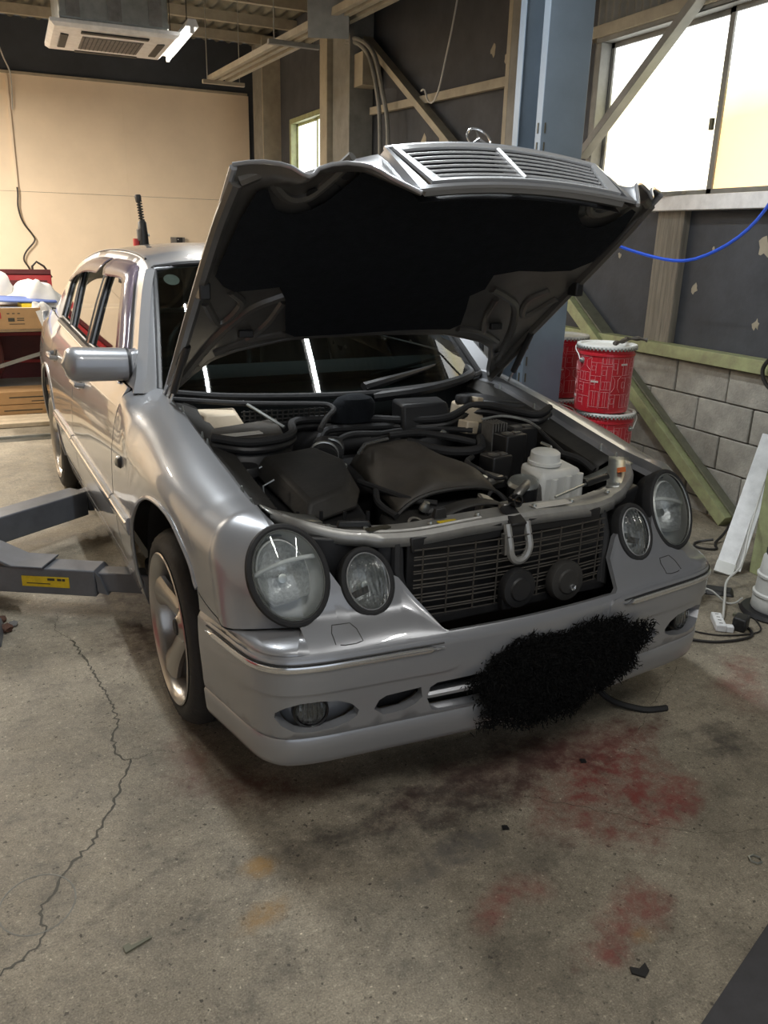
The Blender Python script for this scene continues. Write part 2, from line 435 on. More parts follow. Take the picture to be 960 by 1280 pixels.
def both(mb, name, mt, pl, pr=None, **k):
    """a piece of the car's right side and its mirrored twin"""
    return mb.build(name, mt, pl, **k), mb.mirrored().build(name, mt, pr or pl, **k)

# ================================================================ CAR
CAR = thing('sedan', 'silver four-door sedan with its hood raised, engine bay open and front plate blotted out', 'car', (0, 0, 0), math.radians(3))
def sstep(t): t = min(1, max(0, t)); return t*t*(3-2*t)
_t = cr([(.20, .835), (.29, .858), (.40, .880), (.55, .892), (.65, .891), (.75, .885), (.85, .866), (.92, .843), (.985, .803), (1.04, .770)], 120)
def Xs(y, z):
    x = float(np.interp(z, _t[:, 0], _t[:, 1]))
    if y < .25: x -= .11*(.25-y)**2
    if y < -.40: x -= .25*(y+.40)**2
    if y > 2.6: x -= .05*(y-2.6)**2
    return x
def zin(y): return float(np.interp(y, [-.52, -.32, -.12, .05, .23, .485, .65], [.808, .826, .862, .895, .926, .967, .975]))
def xin(y): return float(np.interp(y, [-.52, .1, .65], [.691, .70, .70]))
# lamp rims (right side): centre, half axes, azimuth, elevation, roll
BIG = ((-.673, -.579, .690), .092, .121, -.153, .456, .226)
SML = ((-.471, -.630, .657), .060, .078, -.093, .465, .126)
def lframe(L):
    az, el, ro = L[3:]
    n = Vector((math.sin(az)*math.cos(el), -math.cos(az)*math.cos(el), math.sin(el))); r = Vector((math.cos(az), math.sin(az), 0))
    u = n.cross(r); u = u if u.z > 0 else -u
    return Vector(L[0]), n, r*math.cos(ro)+u*math.sin(ro), u*math.cos(ro)-r*math.sin(ro)
def lpt(L, ang, k=0., d=0., sa=1., sb=1.):
    c, n, r, u = lframe(L)
    return c + r*((L[1]+k)*math.cos(ang)*sa) + u*((L[2]+k)*math.sin(ang)*sb) + n*d

# ---- front fenders
def fsec(yb, zb, yt, N=40):
    z0 = max((.72 if yt < .3 else .72+.195*sstep((yt-.3)/.35)) if yt > -.2 else zin(yt)-.12, zb+.012); z0 = min(z0, zin(yt)-.055); z0 = max(z0, zb+.01); P = []
    for q in np.linspace(0, 1, 14)[:-1]:
        P.append((zb+(z0-zb)*q, None))
    pts = []
    zt, xt = zin(yt), xin(yt); H = zt-zb
    for z, _ in P:
        y = yb+(yt-yb)*((z-zb)/H); pts.append((-Xs(y, z), y, z))
    y0 = yb+(yt-yb)*((z0-zb)/H); X0 = Xs(y0, z0)
    for a in np.linspace(0, PI/2, 16):
        z = z0+(zt-z0)*math.sin(a)**.92; x = xt+(X0-xt)*math.cos(a)**.85
        pts.append((-x, yb+(yt-yb)*((z-zb)/H), z))
    return pts
ST = [(.668, .28, .668), (.57, .28, .57), (.47, .28, .46), (.425, .29, .41), (.40, .38, .37), (.375, .48, .33), (.325, .575, .275), (.22, .672, .19), (.10, .728, .08), (-.02, .745, -.03),
      (-.14, .735, -.13), (-.24, .692, -.21), (-.31, .645, -.27), (-.345, .598, -.31), (-.40, .574, -.35), (-.47, .558, -.39), (-.54, .552, -.43)]
secs = [fsec(*s) for s in ST]
secs.append([lpt(BIG, a, .016, -.012) for a in np.radians(np.linspace(-97, -268, 24))])
FG = loft(secs, 110, 44)
fl = [[tuple(p) for p in row] for row in FG]
mb = MB().grid(fl)
inner = [(p[0], p[1], p[2]-.03) for p in FG[:, -1]]                     # turned-down flange along the hood gap
inner2 = [(p[0]+.035, p[1], p[2]-.035) for p in FG[:, -1]]
mb.grid([[tuple(FG[i, -1]), inner[i], inner2[i]] for i in range(len(FG))])
fend = both(mb, 'front_fender', 'paint', CAR, smooth=60)
low = FG[:, 0]
arch = [tuple(p) for p in low if -.352 < p[1] < .43]
both(MB().tube(arch, .007, 6), 'arch_lip', 'paint', *fend)
# wheel housing (dark)
for nm, yc in (('wheel_housing', 0.0), ('wheel_housing', 2.833)):
    w = MB(); ring = [(yc+.40*math.cos(a), .36+.40*math.sin(a)) for a in np.linspace(-.35, PI+.35, 28)]
    w.grid([[(-.835, y, z), (-.56, y, z)] for y, z in ring]); w.prism([(-.56, y, z) for y, z in ring], (.01, 0, 0))
    both(w, nm, 'black', CAR)
# side marker lamp on the fender
sm = MB(); 
sm.lathe([(0, .017), (.012, .015), (.020, .008), (.022, 0)], 16, (-Xs(.52, .74), .52, .74), (-1, 0, .05))
both(sm, 'side_marker', 'galv', *fend)
both(MB().lathe([(0, .012), (.016, .010), (.023, 0)], 16, (-Xs(.505, .742)-.001, .502, .742), (-1, 0, .05)), 'marker_socket', 'black', *fend)

# ---- doors, sill, quarter panel
smap = lambda y, z: (-Xs(y, z), y, z)
def belt(y): return float(np.interp(y, [.6, 1.7, 2.7, 3.3, 3.9], [.975, .992, 1.02, 1.025, 1.0]))
def bl(a, b, k=8): return [(y, belt(y)) for y in np.linspace(a, b, k)]
rarch = lambda a0, a1, k=10: [(2.833+.425*math.cos(a), .345+.42*math.sin(a)) for a in np.linspace(a0, a1, k)]
fd = panel('front_door', [(.678, .305), (1.715, .305), (1.71, .6)] + bl(1.70, .678), [], smap, .04, 'paint', CAR, mirror=True)
ang0 = PI-math.asin(-.04/.42)
rd = panel('rear_door', [(1.725, .305), (2.405, .305)] + rarch(PI+.09, PI*.74, 8) + [(2.62, .80)] + bl(2.66, 1.71), [], smap, .04, 'paint', CAR, mirror=True)
qp = panel('rear_quarter_panel', rarch(PI*.73, 0, 18) + [(3.30, .30), (3.9, .32)] + bl(3.9, 2.67) + [(2.63, .80)], [], smap, .05, 'paint', CAR, mirror=True)
sl = panel('sill', [(.43, .21), (2.40, .21), (2.40, .298), (.43, .298)], [], smap, .04, 'paint', CAR, mirror=True)
both(MB().tube([(-Xs(y, z), y, z) for y, z in rarch(PI+.09, 0, 30)], .008, 6), 'arch_lip', 'paint', *qp)
def moulding(y0, y1, parents, name='side_moulding'):
    a, b = MB(), MB()
    G = []; C_ = []
    for y in np.linspace(y0, y1, 24):
        G.append([(-(Xs(y, z)+o), y, z) for o, z in ((-.004, .508), (.010, .512), (.014, .53), (.014, .555), (.010, .572), (-.004, .576))])
        C_.append((-(Xs(y, .556)+.0145), y, .556))
    a.grid(G); a.prism(G[0], (0, -.001, 0)); a.prism(G[-1], (0, .001, 0))
    p = both(a, name, 'paint', *parents)
    b.tube(C_, .0045, 6)
    both(b, 'moulding_line', 'chrome', *p)
moulding(.375, .675, [CAR], 'side_moulding'); moulding(.69, 1.71, [CAR]); moulding(1.73, 2.40, [CAR])
for y, pr in ((1.52, fd), (2.45, rd)):
    h = MB(); h.tube([(-Xs(y-.1, .86)+.005, y-.10, .86), (-Xs(y-.08, .86)-.028, y-.08, .862), (-Xs(y, .86)-.034, y, .865), (-Xs(y+.08, .86)-.028, y+.08, .866), (-Xs(y+.1, .86)+.005, y+.10, .866)], .013, 8)
    both(h, 'door_handle', 'paint', *pr)
    both(MB().lathe([(0, .002), (.035, .003), (.04, 0)], 16, (-Xs(y, .86), y, .862), (-1, 0, .15)), 'handle_recess', 'black', *pr)

# ---- greenhouse
def Gx(y, z):
    x = float(np.interp(z, [.95, 1.0, 1.1, 1.2, 1.3, 1.36, 1.41, 1.45], [.815, .785, .745, .705, .660, .628, .592, .53]))
    if y > 2.6: x -= .06*(y-2.6)**2
    return x
gmap = lambda y, z: (-Gx(y, z), y, z)
rail = cr([(1.13, 1.372), (1.30, 1.405), (1.6, 1.42), (2.0, 1.425), (2.35, 1.412), (2.65, 1.372), (2.9, 1.30), (3.2, 1.10), (3.32, 1.03)], 30)
apil = [(.60, .965), (.85, 1.165), (1.13, 1.372)]
win_f = [(.86, 1.005), (.80, 1.03), (1.02, 1.20), (1.235, 1.35), (1.32, 1.372), (1.55, 1.382), (1.83, 1.382), (1.70, 1.01)]
win_r = [(1.785, 1.012), (1.915, 1.382), (2.15, 1.380), (2.40, 1.366), (2.56, 1.343), (2.34, 1.03)]
win_q = [(2.385, 1.033), (2.60, 1.334), (2.74, 1.29), (2.83, 1.235), (2.76, 1.045)]
gh = panel('side_pillars', apil[:2] + [tuple(p) for p in rail] + bl(3.3, .64, 12), [win_f, win_r, win_q], gmap, .035, 'paint', CAR, mirror=True, flange=.02)
def shrink(P, d):
    c = np.mean(P, 0); return [tuple(np.array(p)+(np.array(p)-c)/np.linalg.norm(np.array(p)-c)*d) for p in P]
gin = lambda y, z: (-Gx(y, z)+.012, y, z)
for P, pr in ((win_f, fd), (win_r, rd), (win_q, gh)):
    panel('window_glass', shrink(P, .005), [], gin, .05, 'glass', pr[0], mirror=True, flange=0, into=pr[1])
    both(MB().tube([(-Gx(y, z)-.001, y, z) for y, z in resamp(P, .03)], .007, 6, closed=True), 'window_seal', 'black', *pr)
# dark pillar faces between the panes
for a, b, w in (((1.742, 1.0), (1.872, 1.385), .065), ((2.362, 1.03), (2.582, 1.34), .03)):
    P = [(a[0]-w/2, a[1]), (a[0]+w/2, a[1]), (b[0]+w/2, b[1]), (b[0]-w/2, b[1])]
    panel('pillar_trim', P, [], lambda y, z: (-Gx(y, z)-.004, y, z), .04, 'black_gloss', CAR, mirror=True, flange=.004)
# belt strip
both(MB().grid([[(-(Gx(y, belt(y))+o), y, belt(y)+dz) for o, dz in ((0.016, -.012), (.020, 0), (.012, .014), (-.004, .016))] for y in np.linspace(.80, 2.78, 30)]), 'belt_strip', 'black', CAR, solid=.003)
both(MB().tube([(-(Gx(y, belt(y))+.02), y, belt(y)-.006) for y in np.linspace(.80, 2.78, 30)], .004, 6), 'belt_line', 'chrome', CAR)
# smoked rain visors over the side windows
def visor(path, nrm, pr):
    G = []
    for (y, z), (ny, nz), w in zip(path, nrm, np.r_[.5, np.ones(len(path)-2), .6]):
        x = Gx(y, z)
        row = []
        for k, o in ((0, .004), (.25, .020), (.6, .030), (1., .034)):
            yy, zz = y+ny*.075*w*k, z+nz*.075*w*k; row.append((-(Gx(yy, zz)+o), yy, zz))
        G.append(row)
    both(MB().grid(G), 'rain_visor', 'visor', *pr, solid=.003)
vp = cr([(.84, 1.045), (1.03, 1.205), (1.22, 1.350), (1.30, 1.384), (1.5, 1.396), (1.85, 1.396)], 22)
vn = cr([(.9, -.45), (.8, -.6), (.65, -.75), (.2, -1.), (0, -1.), (0, -1)], 22)
visor(vp, vn, fd)
visor(cr([(1.91, 1.395), (2.15, 1.394), (2.4, 1.380), (2.62, 1.342), (2.76, 1.285)], 14), cr([(0, -1), (0, -1), (-.1, -1), (-.3, -.95), (-.4, -.9)], 14), rd)

# ---- roof, windscreen, tail
rows = []
for yr, yc, zc in ((1.13, 1.0, 1.405), (1.24, 1.13, 1.428), (1.45, 1.40, 1.458), (1.8, 1.78, 1.474), (2.2, 2.2, 1.470), (2.5, 2.55, 1.445), (2.72, 2.80, 1.395)):
    zr = float(np.interp(yr, rail[:, 0], rail[:, 1])); xr = Gx(yr, zr); h = []
    for f in (1, .93, .82, .6, .3, 0):
        k = 1-f**2
        z = zr+(zc-zr)*(1-f**3.2); y = yr+(yc-yr)*(1-f**2); h.append((-xr*f, y, z))
    rows.append(h + [(-x, y, z) for x, y, z in h[-2::-1]])
roof = MB().grid(loft(rows, 40, 40)).build('roof', 'paint', CAR, smooth=70, solid=.01)
both(MB().tube([(-Gx(y, z)+.012, y, z+.006) for y, z in rail[2:22]], .005, 6), 'roof_seam', 'black', roof)
ws_top = [(-.585, 1.14, 1.375), (-.42, 1.06, 1.398), (0, 1.0, 1.408)]; ws_bot = [(-.705, .63, .965), (-.45, .50, .955), (0, .42, .95)]
full = lambda P: P + [(-x, y, z) for x, y, z in P[-2::-1]]
wt, wb = cr(full(ws_top), 25), cr(full(ws_bot), 25); wm = (wt+wb)/2+np.array([0, -.012, .014])
wg = MB().grid(crp(np.array([wb, wm, wt]), 12)).build('windscreen', 'windshield', CAR, smooth=80)
both(MB().tube([tuple(p) for p in crp(np.array([wb[0], wm[0], wt[0]]), 12)], .014, 8), 'windscreen_seal', 'black', wg)
MB().tube([tuple(p+np.array([0, 0, .004])) for p in wt], .010, 8).build('windscreen_seal', 'black', wg)
# A pillar faces between windscreen and door frame
both(MB().grid([[tuple(np.array([-Gx(y, z), y, z])), tuple(np.array([-Gx(y, z)+.03, y-.035, z+.004])), tuple(q)] for (y, z), q in zip(cr(apil, 12), crp(np.array([wb[0], wm[0], wt[0]]), 12))]), 'a_pillar', 'paint', CAR, smooth=60)
# sticker inside the top of the windscreen
st = MB(); c0 = (wb[2]*.16+wt[2]*.84)
st.lathe([(0, 0), (.032, 0)], 24, (-.53, 1.075, 1.335), (0, -.62, .78)); st.build('inspection_sticker', 'label', wg)
rg = cr(full([(-.56, 2.80, 1.345), (-.3, 2.84, 1.385), (0, 2.85, 1.39)]), 15); rb = cr(full([(-.62, 3.22, 1.08), (-.3, 3.30, 1.07), (0, 3.32, 1.07)]), 15)
MB().grid(np.array([rg, (rg+rb)/2+[0, .01, .02], rb])).build('rear_window', 'glass', CAR)
MB().grid(np.array([cr(full([(-Gx(3.28, 1.03), 3.25, 1.04), (-.4, 3.30, 1.06), (0, 3.32, 1.07)]), 15), cr(full([(-.70, 3.6, 1.04), (-.4, 3.62, 1.07), (0, 3.62, 1.08)]), 15), cr(full([(-.66, 3.92, .99), (-.4, 3.95, 1.02), (0, 3.96, 1.03)]), 15)])).build('trunk_lid', 'paint', CAR, solid=.01)
tl = [(-Xs(3.9, .9), 3.9, .98), (-.6, 3.97, .98), (0, 3.99, .98)]
MB().grid(np.array([cr(full(tl), 21), cr(full([(x, y+.02, .75) for x, y, z in tl]), 21), cr(full([(x, y+.01, .36) for x, y, z in tl]), 21)])).build('rear_bumper', 'paint', CAR, solid=.01)

# ---- door mirrors
G = []
for q in np.linspace(0, 1, 16):                                          # lofted across the car from the tip to the black joint
    x = -1.014+.219*q; k = (1-(1-min(1, q/.25))**2.6)**.5 if q < .25 else 1; k = max(k, .04)
    hy, hz = .068*k, .064*k*(1-.06*q); yc, zc = .79+.02*(1-q), 1.043+.006*(1-q)
    G.append([(x, yc+hy*math.copysign(abs(math.cos(a))**.75, math.cos(a))*(1 if math.cos(a) < 0 else .75), zc+hz*math.copysign(abs(math.sin(a))**.72, math.sin(a))) for a in np.linspace(0, 2*PI, 33)])
mm = MB().grid(G); mm.prism([Vector(p) for p in G[-1][:-1]], (.004, 0, 0))
mir = both(mm, 'wing_mirror', 'paint', *fd, smooth=60)
jt = MB().prism([Vector(p)*1.0+Vector((.004, 0, 0)) for p in G[-1][:-1]], (.010, 0, 0)); both(jt, 'mirror_joint', 'black', *mir)
ft = MB().hexa([(-.785, .72, .965), (-.745, .72, .985), (-.745, .87, .99), (-.785, .87, .97), (-.782, .745, 1.09), (-.735, .76, 1.10), (-.735, .84, 1.10), (-.782, .83, 1.09)])
both(ft, 'mirror_foot', 'paint', *mir, bevel=.012)
both(MB().grid([[(-1.0, .848, 1.00), (-1.0, .848, 1.085)], [(-.80, .842, .995), (-.80, .842, 1.09)]]), 'mirror_glass', 'chrome', *mir)

# ---- wheels
def wheel(cx, cy, side):
    sx = -1 if side < 0 else 1
    R = .318
    pr = [(.232, -.012), (.245, 0), (.27, .004), (.295, -.004), (.309, -.022), (.317, -.04), (.318, -.07), (.311, -.072), (.311, -.078), (.318, -.08), (.318, -.115), (.311, -.117), (.311, -.123), (.318, -.125), (.318, -.16), (.311, -.162), (.311, -.168), (.318, -.17), (.317, -.2), (.309, -.22), (.27, -.24), (.232, -.23)]
    t = MB().lathe([(r, d) for r, d in pr], 72, (0, 0, 0), (1, 0, 0), cap=False)
    n = 72
    for k in range(n):                                                    # shoulder lugs
        if k % 2 == 0:
            for ring in (3, 4): 
                x, y, z = t.v[ring*n+k]; f = .985; t.v[ring*n+k] = (x, y*f, z*f)
    W_ = t.build('wheel', 'tarmac', CAR, smooth=35)
    tag(W_, None)
    W_.location = (cx, cy, R-.003); W_.rotation_euler = (0, 0, 0 if sx > 0 else PI)
    rim = MB().lathe([(.236, -.215), (.236, -.012), (.243, .001), (.247, .004), (.243, .007), (.236, .001), (.228, -.010), (.222, -.03), (.215, -.09), (.212, -.21)], 64, (0, 0, 0), (1, 0, 0), cap=False)
    for k in range(5):
        a0 = 2*PI*k/5+.35
        G = []
        for q in np.linspace(0, 1, 9):
            r = .045+.185*q; hw = .033+.012*q+.022*max(0, q-.6)**1.5*4; d = -.050+.036*q**1.3; th = .022
            tw = a0+.10*q*q
            row = []
            for w, dd in ((-1, -th), (-1, -.008), (-.72, .002), (0, .007), (.72, .002), (1, -.008), (1, -th)):
                row.append((d+dd, r*math.cos(tw)-w*hw*math.sin(tw), r*math.sin(tw)+w*hw*math.cos(tw)))
            G.append(row)
        rim.grid(G, flip=True)
    rim.lathe([(0, -.022), (.03, -.024), (.036, -.032), (.06, -.045), (.075, -.065), (.075, -.09)], 40, (0, 0, 0), (1, 0, 0), cap=False)
    ro = rim.build('rim', 'alloy', W_, smooth=38)
    nb = MB()
    for k in range(5):
        a = 2*PI*k/5+.35+PI/5; nb.lathe([(0, .012), (.008, .012), (.009, 0)], 6, (-.052, .052*math.cos(a), .052*math.sin(a)), (1, 0, 0))
    nb.build('wheel_nuts', 'galv', W_, smooth=0)
    MB().lathe([(0, .004), (.024, .004), (.027, 0), (.030, -.004)], 24, (-.022, 0, 0), (1, 0, 0)).build('hub_cap', 'dark_in', W_)
    MB().lathe([(0, 0), (.165, 0), (.165, -.025), (0, -.025)], 40, (-.13, 0, 0), (1, 0, 0)).build('brake_disc', 'disc', W_)
    MB().box((-.115, -.02, .12), (.06, .20, .09)).build('brake_caliper', 'dusty', W_, bevel=.01)
    return W_
for cx, cy in ((-.862, 0), (.862, 0), (-.865, 2.833), (.865, 2.833)): wheel(cx, cy, cx)

# ---- front bumper
ph = [(-.853, -.350), (-.8515, -.361), (-.838, -.43), (-.825, -.494), (-.806, -.590), (-.783, -.655), (-.737, -.702), (-.656, -.727), (-.543, -.741), (-.426, -.753), (-.316, -.765), (-.16, -.778), (0, -.783)]
plan = cr(ph + [(-x, y) for x, y in ph[-2::-1]], 400)
Lp = np.r_[0, np.cumsum(np.linalg.norm(np.diff(plan, axis=0), axis=1))]; Lt = Lp[-1]
def pl(u):
    p = np.array([np.interp(u, Lp, plan[:, 0]), np.interp(u, Lp, plan[:, 1])])
    a = np.array([np.interp(u-.012, Lp, plan[:, 0]), np.interp(u-.012, Lp, plan[:, 1])]); b = np.array([np.interp(u+.012, Lp, plan[:, 0]), np.interp(u+.012, Lp, plan[:, 1])])
    t = (b-a)/np.linalg.norm(b-a); return p, np.array([t[1], -t[0]])
def u_of_x(x):
    i = (plan[:, 0] > -.79) & (plan[:, 0] < .79); return float(np.interp(x, plan[i, 0], Lp[i]))
_off = cr([(.19, -.045), (.197, -.022), (.206, -.012), (.25, -.008), (.282, -.006), (.288, -.010), (.294, -.006), (.35, -.003), (.42, .002), (.47, .003), (.512, .002), (.525, -.003), (.535, -.012), (.56, -.022), (.60, -.032)], 200)
def bmap(u, z, d=0):
    p, nrm = pl(u); o = float(np.interp(z, _off[:, 0], _off[:, 1]))+d; return (p[0]+nrm[0]*o, p[1]+nrm[1]*o, z)
uc = u_of_x(-.785)
seam = [(uc, .557), (uc-.06, .552), (uc-.13, .556), (uc-.20, .570), (uc-.26, .583), (.035, .592)]
left = [(Lt-u, z) for u, z in seam]
oval = lambda P: [(u_of_x(x), z) for x, z in P]
fogR = [(-.760, .352), (-.758, .368), (-.735, .386), (-.70, .396), (-.65, .397), (-.60, .390), (-.565, .373), (-.545, .350), (-.55, .334), (-.575, .320), (-.62, .310), (-.67, .306), (-.715, .312), (-.745, .330)]
v1 = [(-.503, .343), (-.490, .368), (-.47, .378), (-.372, .384), (-.366, .352), (-.385, .335), (-.42, .322), (-.475, .319)]
v2 = [(-.352, .345), (-.345, .378), (-.325, .389), (0, .396), (.325, .389), (.345, .378), (.352, .345), (.335, .305), (.31, .296), (0, .290), (-.31, .296), (-.335, .305)]
mx = lambda P: [(-x, z) for x, z in P][::-1]
holes = [oval(P) for P in (fogR, mx(fogR), v1, mx(v1), v2)]
outl = [(u, .2895) for u in np.linspace(0, Lt, 80)] + [(u, .532) for u in np.linspace(Lt, 0, 80)]
BUMP = panel('front_bumper', outl, holes, bmap, .022, 'paint', CAR, flange=.03)
lipz = [(.2885, -.0075), (.283, -.004), (.25, -.006), (.22, -.009), (.205, -.014), (.197, -.024), (.195, -.05)]
def lipp(u, z, o): p, nrm = pl(u); return (p[0]+nrm[0]*o, p[1]+nrm[1]*o, z)
MB().grid([[lipp(u, z, o) for z, o in lipz] for u in np.linspace(0.004, Lt-.004, 120)]).build('bumper_lip', 'paint', BUMP, smooth=50)
# dark boxes behind the openings
def behind(P, d, name, mt, grow=.012):
    return panel(name, oval(shrink(P, grow)), [], lambda u, z: bmap(u, z, -d), .03, mt, BUMP, flange=0)
for P in (v1, mx(v1), v2): behind(P, .05, 'vent_back', 'black')
for sgn, P in ((-1, fogR), (1, mx(fogR))):
    behind(P, .055, 'fog_recess', 'paint', .02)
    c = bmap(u_of_x(sgn*.668), .352, -.046); nrm = (sgn*.25, -1, .05)
    MB().lathe([(0, .034), (.02, .032), (.036, .024), (.042, .012)], 28, c, nrm).build('fog_lamp', 'lens_flute', BUMP)
    MB().lathe([(.040, .022), (.047, .020), (.049, .0), (.045, -.01)], 28, c, nrm, cap=False).build('fog_lamp_ring', 'black_gloss', BUMP)
    MB().lathe([(0, -.012), (.03, -.004), (.041, .012)], 28, c, nrm).build('fog_reflector', 'reflector', BUMP)
MB().grid([[bmap(u, z, d) for z, d in ((.352, -.04), (.356, -.012), (.350, -.004), (.341, -.004), (.336, -.012), (.338, -.04))] for u in np.linspace(u_of_x(-.355), u_of_x(.355), 40)]).build('vent_blade', 'paint', BUMP)
# proud body-colour insert with the chrome strip, either side
for sgn in (-1, 1):
    f = (lambda u: u) if sgn < 0 else (lambda u: Lt-u)
    u0, u1 = .045, u_of_x(-.255)
    P = [(u0, .515), (u0+.004, .46)] + [(u0+.03, .438)] + [(u, .425) for u in np.linspace(u0+.07, u1-.05, 20)] + [(u1-.02, .430), (u1-.004, .445), (u1, .475), (u1-.004, .505), (u1-.02, .519)] + [(u, .523) for u in np.linspace(u1-.05, u0+.03, 20)]
    ins = panel('bumper_insert', [(f(u), z) for u, z in P], [], lambda u, z: bmap(u, z, .0055), .022, 'paint', BUMP, flange=.010)
    us = np.linspace(u0+.02, u_of_x(-.315), 40)
    MB().grid([[bmap(f(u), .498+z*(1 if 1 < i < 38 else .2), d) for z, d in ((.010, .004), (.008, .010), (.0, .0125), (-.008, .010), (-.010, .004))] for i, u in enumerate(us)]).build('chrome_strip', 'chrome', ins)
    MB().tube([bmap(f(u), .511, .0065) for u in us], .0022, 6).build('strip_gap', 'black', ins)
# sloping mask between and under the lamps
def yl(x): return float(np.interp(abs(x), [0, .29, .39, .471, .57, .673, .74, .80], [-.63, -.632, -.633, -.629, -.613, -.594, -.578, -.565]))
def yplan(x): return float(np.interp(-abs(x), plan[60:200, 0], plan[60:200, 1]))
XM = .705
def arc(L, a0, a1, k=18, gap=.010):
    return [(p.x, p.z) for p in (lpt(L, a, gap) for a in np.radians(np.linspace(a0, a1, k)))]
half = [(-XM, .531)] + arc(BIG, -101, -8, 18) + [(-.556, .668)] + arc(SML, -172, -14, 20) + [(-.395, .662), (-.383, .655), (-.345, .60), (-.305, .540), (-.288, .530)]
_h = np.array(sorted([(abs(x), z) for x, z in half[1:]]))
def mmap(x, z, dy=0):
    yp = yl(x)+.5*(z-.66); yb = yplan(x)+.007
    t = min(1, max(0, (.590-z)/.061)); t = .6*t**1.4+.4*sstep(t)
    return (x, yp+(yb-yp)*t+dy, z)
G = []
for x, zt in [(x, z) for x, z in half[1:]] + [(x, .5315) for x in np.linspace(-.27, .27, 19)] + [(-x, z) for x, z in half[:0:-1]]:
    G.append([mmap(x, z, d) for z, d in [(.524, .006), (.5285, .001)] + [(.5295+(zt-.5295)*(i/18)**1.15, 0) for i in range(19)] + [(zt-.002, .006), (zt-.004, .02)]])
MASK = MB().grid(G).build('lamp_mask', 'paint', CAR, smooth=50)
# rounded shoulder from the strip line up to the fender seam, round each corner
fb_ = [p for p in low if p[1] < -.340]
fbp = cr([tuple(p) for p in fb_] , 30)
sh_ = []
us_ = np.linspace(0.0, u_of_x(-XM), 30)
for tp3, u in zip(fbp, us_):
    q, nrm = pl(u); nb3 = np.array([q[0]-nrm[0]*.004, q[1]-nrm[1]*.004, .530]); tp3 = np.array(tp3)-[0, 0, .005]
    n3 = np.array([nrm[0], nrm[1], 0]); H_ = tp3[2]-nb3[2]; D_ = (nb3-tp3)@n3
    row = []
    for a in np.linspace(0, PI/2, 9):
        base = nb3+(tp3-nb3)*(1-math.cos(a)); base[2] = nb3[2]+H_*math.sin(a); row.append(tuple(base))
    row.append(tuple(tp3-n3*.02+[0, 0, -.004]))
    sh_.append(row)
both(MB().grid(sh_), 'bumper_shoulder', 'paint', BUMP, smooth=60)
both(MB().grid(np.array([cr(sh_[-1][:9], 14), (cr(sh_[-1][:9], 14)+cr(G[0][2:21], 14))/2, cr(G[0][2:21], 14)])), 'bumper_shoulder', 'paint', BUMP, smooth=60)
for sgn in (-1, 1):
    P = [(sgn*x, z) for x, z in ((-.602, .541), (-.601, .560), (-.592, .572), (-.545, .572), (-.534, .562), (-.530, .541), (-.55, .538), (-.58, .538))]
    MB().tube([Vector(mmap(x, z))+Vector((0, -.0005, 0)) for x, z in resamp(P, .012)], .0013, 5, closed=False).build('washer_cover', 'dusty', MASK)

# ---- headlamps
def lamp(L, sgn, big):
    c, n, r, u = lframe(L)
    mk = lambda mb: mb if sgn < 0 else mb.mirrored()
    A = np.linspace(0, 2*PI, 49)[:-1]
    ring = lambda k, d: [lpt(L, a, k, d) for a in A]
    cl = lambda G: [row+[row[0]] for row in G]
    g = mk(MB().grid(cl([ring(-.001, -.006), ring(.000, .004), ring(.005, .007), ring(.013, .004), ring(.016, -.004), ring(.014, -.03)])))
    H_ = g.build('headlamp', 'rubber', CAR)
    mk(MB().grid(cl([ring(-.0005, .004), ring(-.0025, .0065), ring(-.005, .004)]))).build('lens_rim', 'galv' if big else 'darkchrome', H_)
    dome = [[lpt(L, a, 0, .004+.020*(1-k*k), k, k) for a in A] for k in (1, .96, .85, .65, .4, .15, .01)]
    mk(MB().grid(cl(dome))).build('lamp_lens', 'lens' if big else 'lens_flute', H_, smooth=80)
    bowl = [[lpt(L, a, 0, d, k, k) for a in A] for k, d in ((1, 0), (.98, -.02), (.90, -.05), (.7, -.075), (.35, -.085), (.01, -.086))]
    mk(MB().grid(cl(bowl))).build('lamp_bowl', 'bowl' if big else 'reflector', H_, smooth=80)
    # shell around the lamp body seen from the engine bay
    mk(MB().grid(cl([ring(.014, -.01), ring(.008, -.07), ring(-.02, -.12), [lpt(L, a, 0, -.13, .3, .3) for a in A]]))).build('lamp_housing', 'black', H_)
    if big:
        q = lambda a, b, d: c + r*(L[1]*a) + u*(L[2]*b) + n*d
        # projector reflector: broad dish with a flat lower edge and a bright bar across
        P = [(.70*math.cos(a)*1.0-.10, max(-.52, .76*math.sin(a)+.04)) for a in A]
        G = [[q(x*k-.10*(1-k), y*k, d) for x, y in P] for k, d in ((1, -.016), (.97, -.022), (.8, -.044), (.5, -.062), (.1, -.07))]
        mk(MB().grid(cl(G))).build('reflector', 'reflector', H_, smooth=50)
        G2 = [[q(x*k, y*k, d) for x, y in P] for k, d in ((1, -.016), (1.05, -.020), (1.06, -.05))]
        mk(MB().grid(cl(G2))).build('reflector_rim', 'bowl', H_)
        mk(MB().grid([[q(x, .20+.10*(1-x*x)+e, -.010-.02*abs(e)) for e in (-.05, 0, .05)] for x in np.linspace(-.9, .9, 12)])).build('reflector_bar', 'white_pl', H_, solid=.003)
        mk(MB().lathe([(0, .02), (.012, .018), (.014, -.03)], 16, q(-.1, -.02, -.06), n)).build('bulb', 'galv', H_)
    else:
        q = lambda a, b, d: c + r*(L[1]*a) + u*(L[2]*b) + n*d
        mk(MB().lathe([(0, .03), (.010, .028), (.012, -.01)], 14, q(0, -.1, -.06), n)).build('bulb', 'galv', H_)
        mk(MB().bar(q(-.7, -.35, -.03), q(.1, -.25, -.03), .003, .02)).build('reflector_step', 'alu', H_)
for sgn in (-1, 1):
    lamp(BIG, sgn, True); lamp(SML, sgn, False)

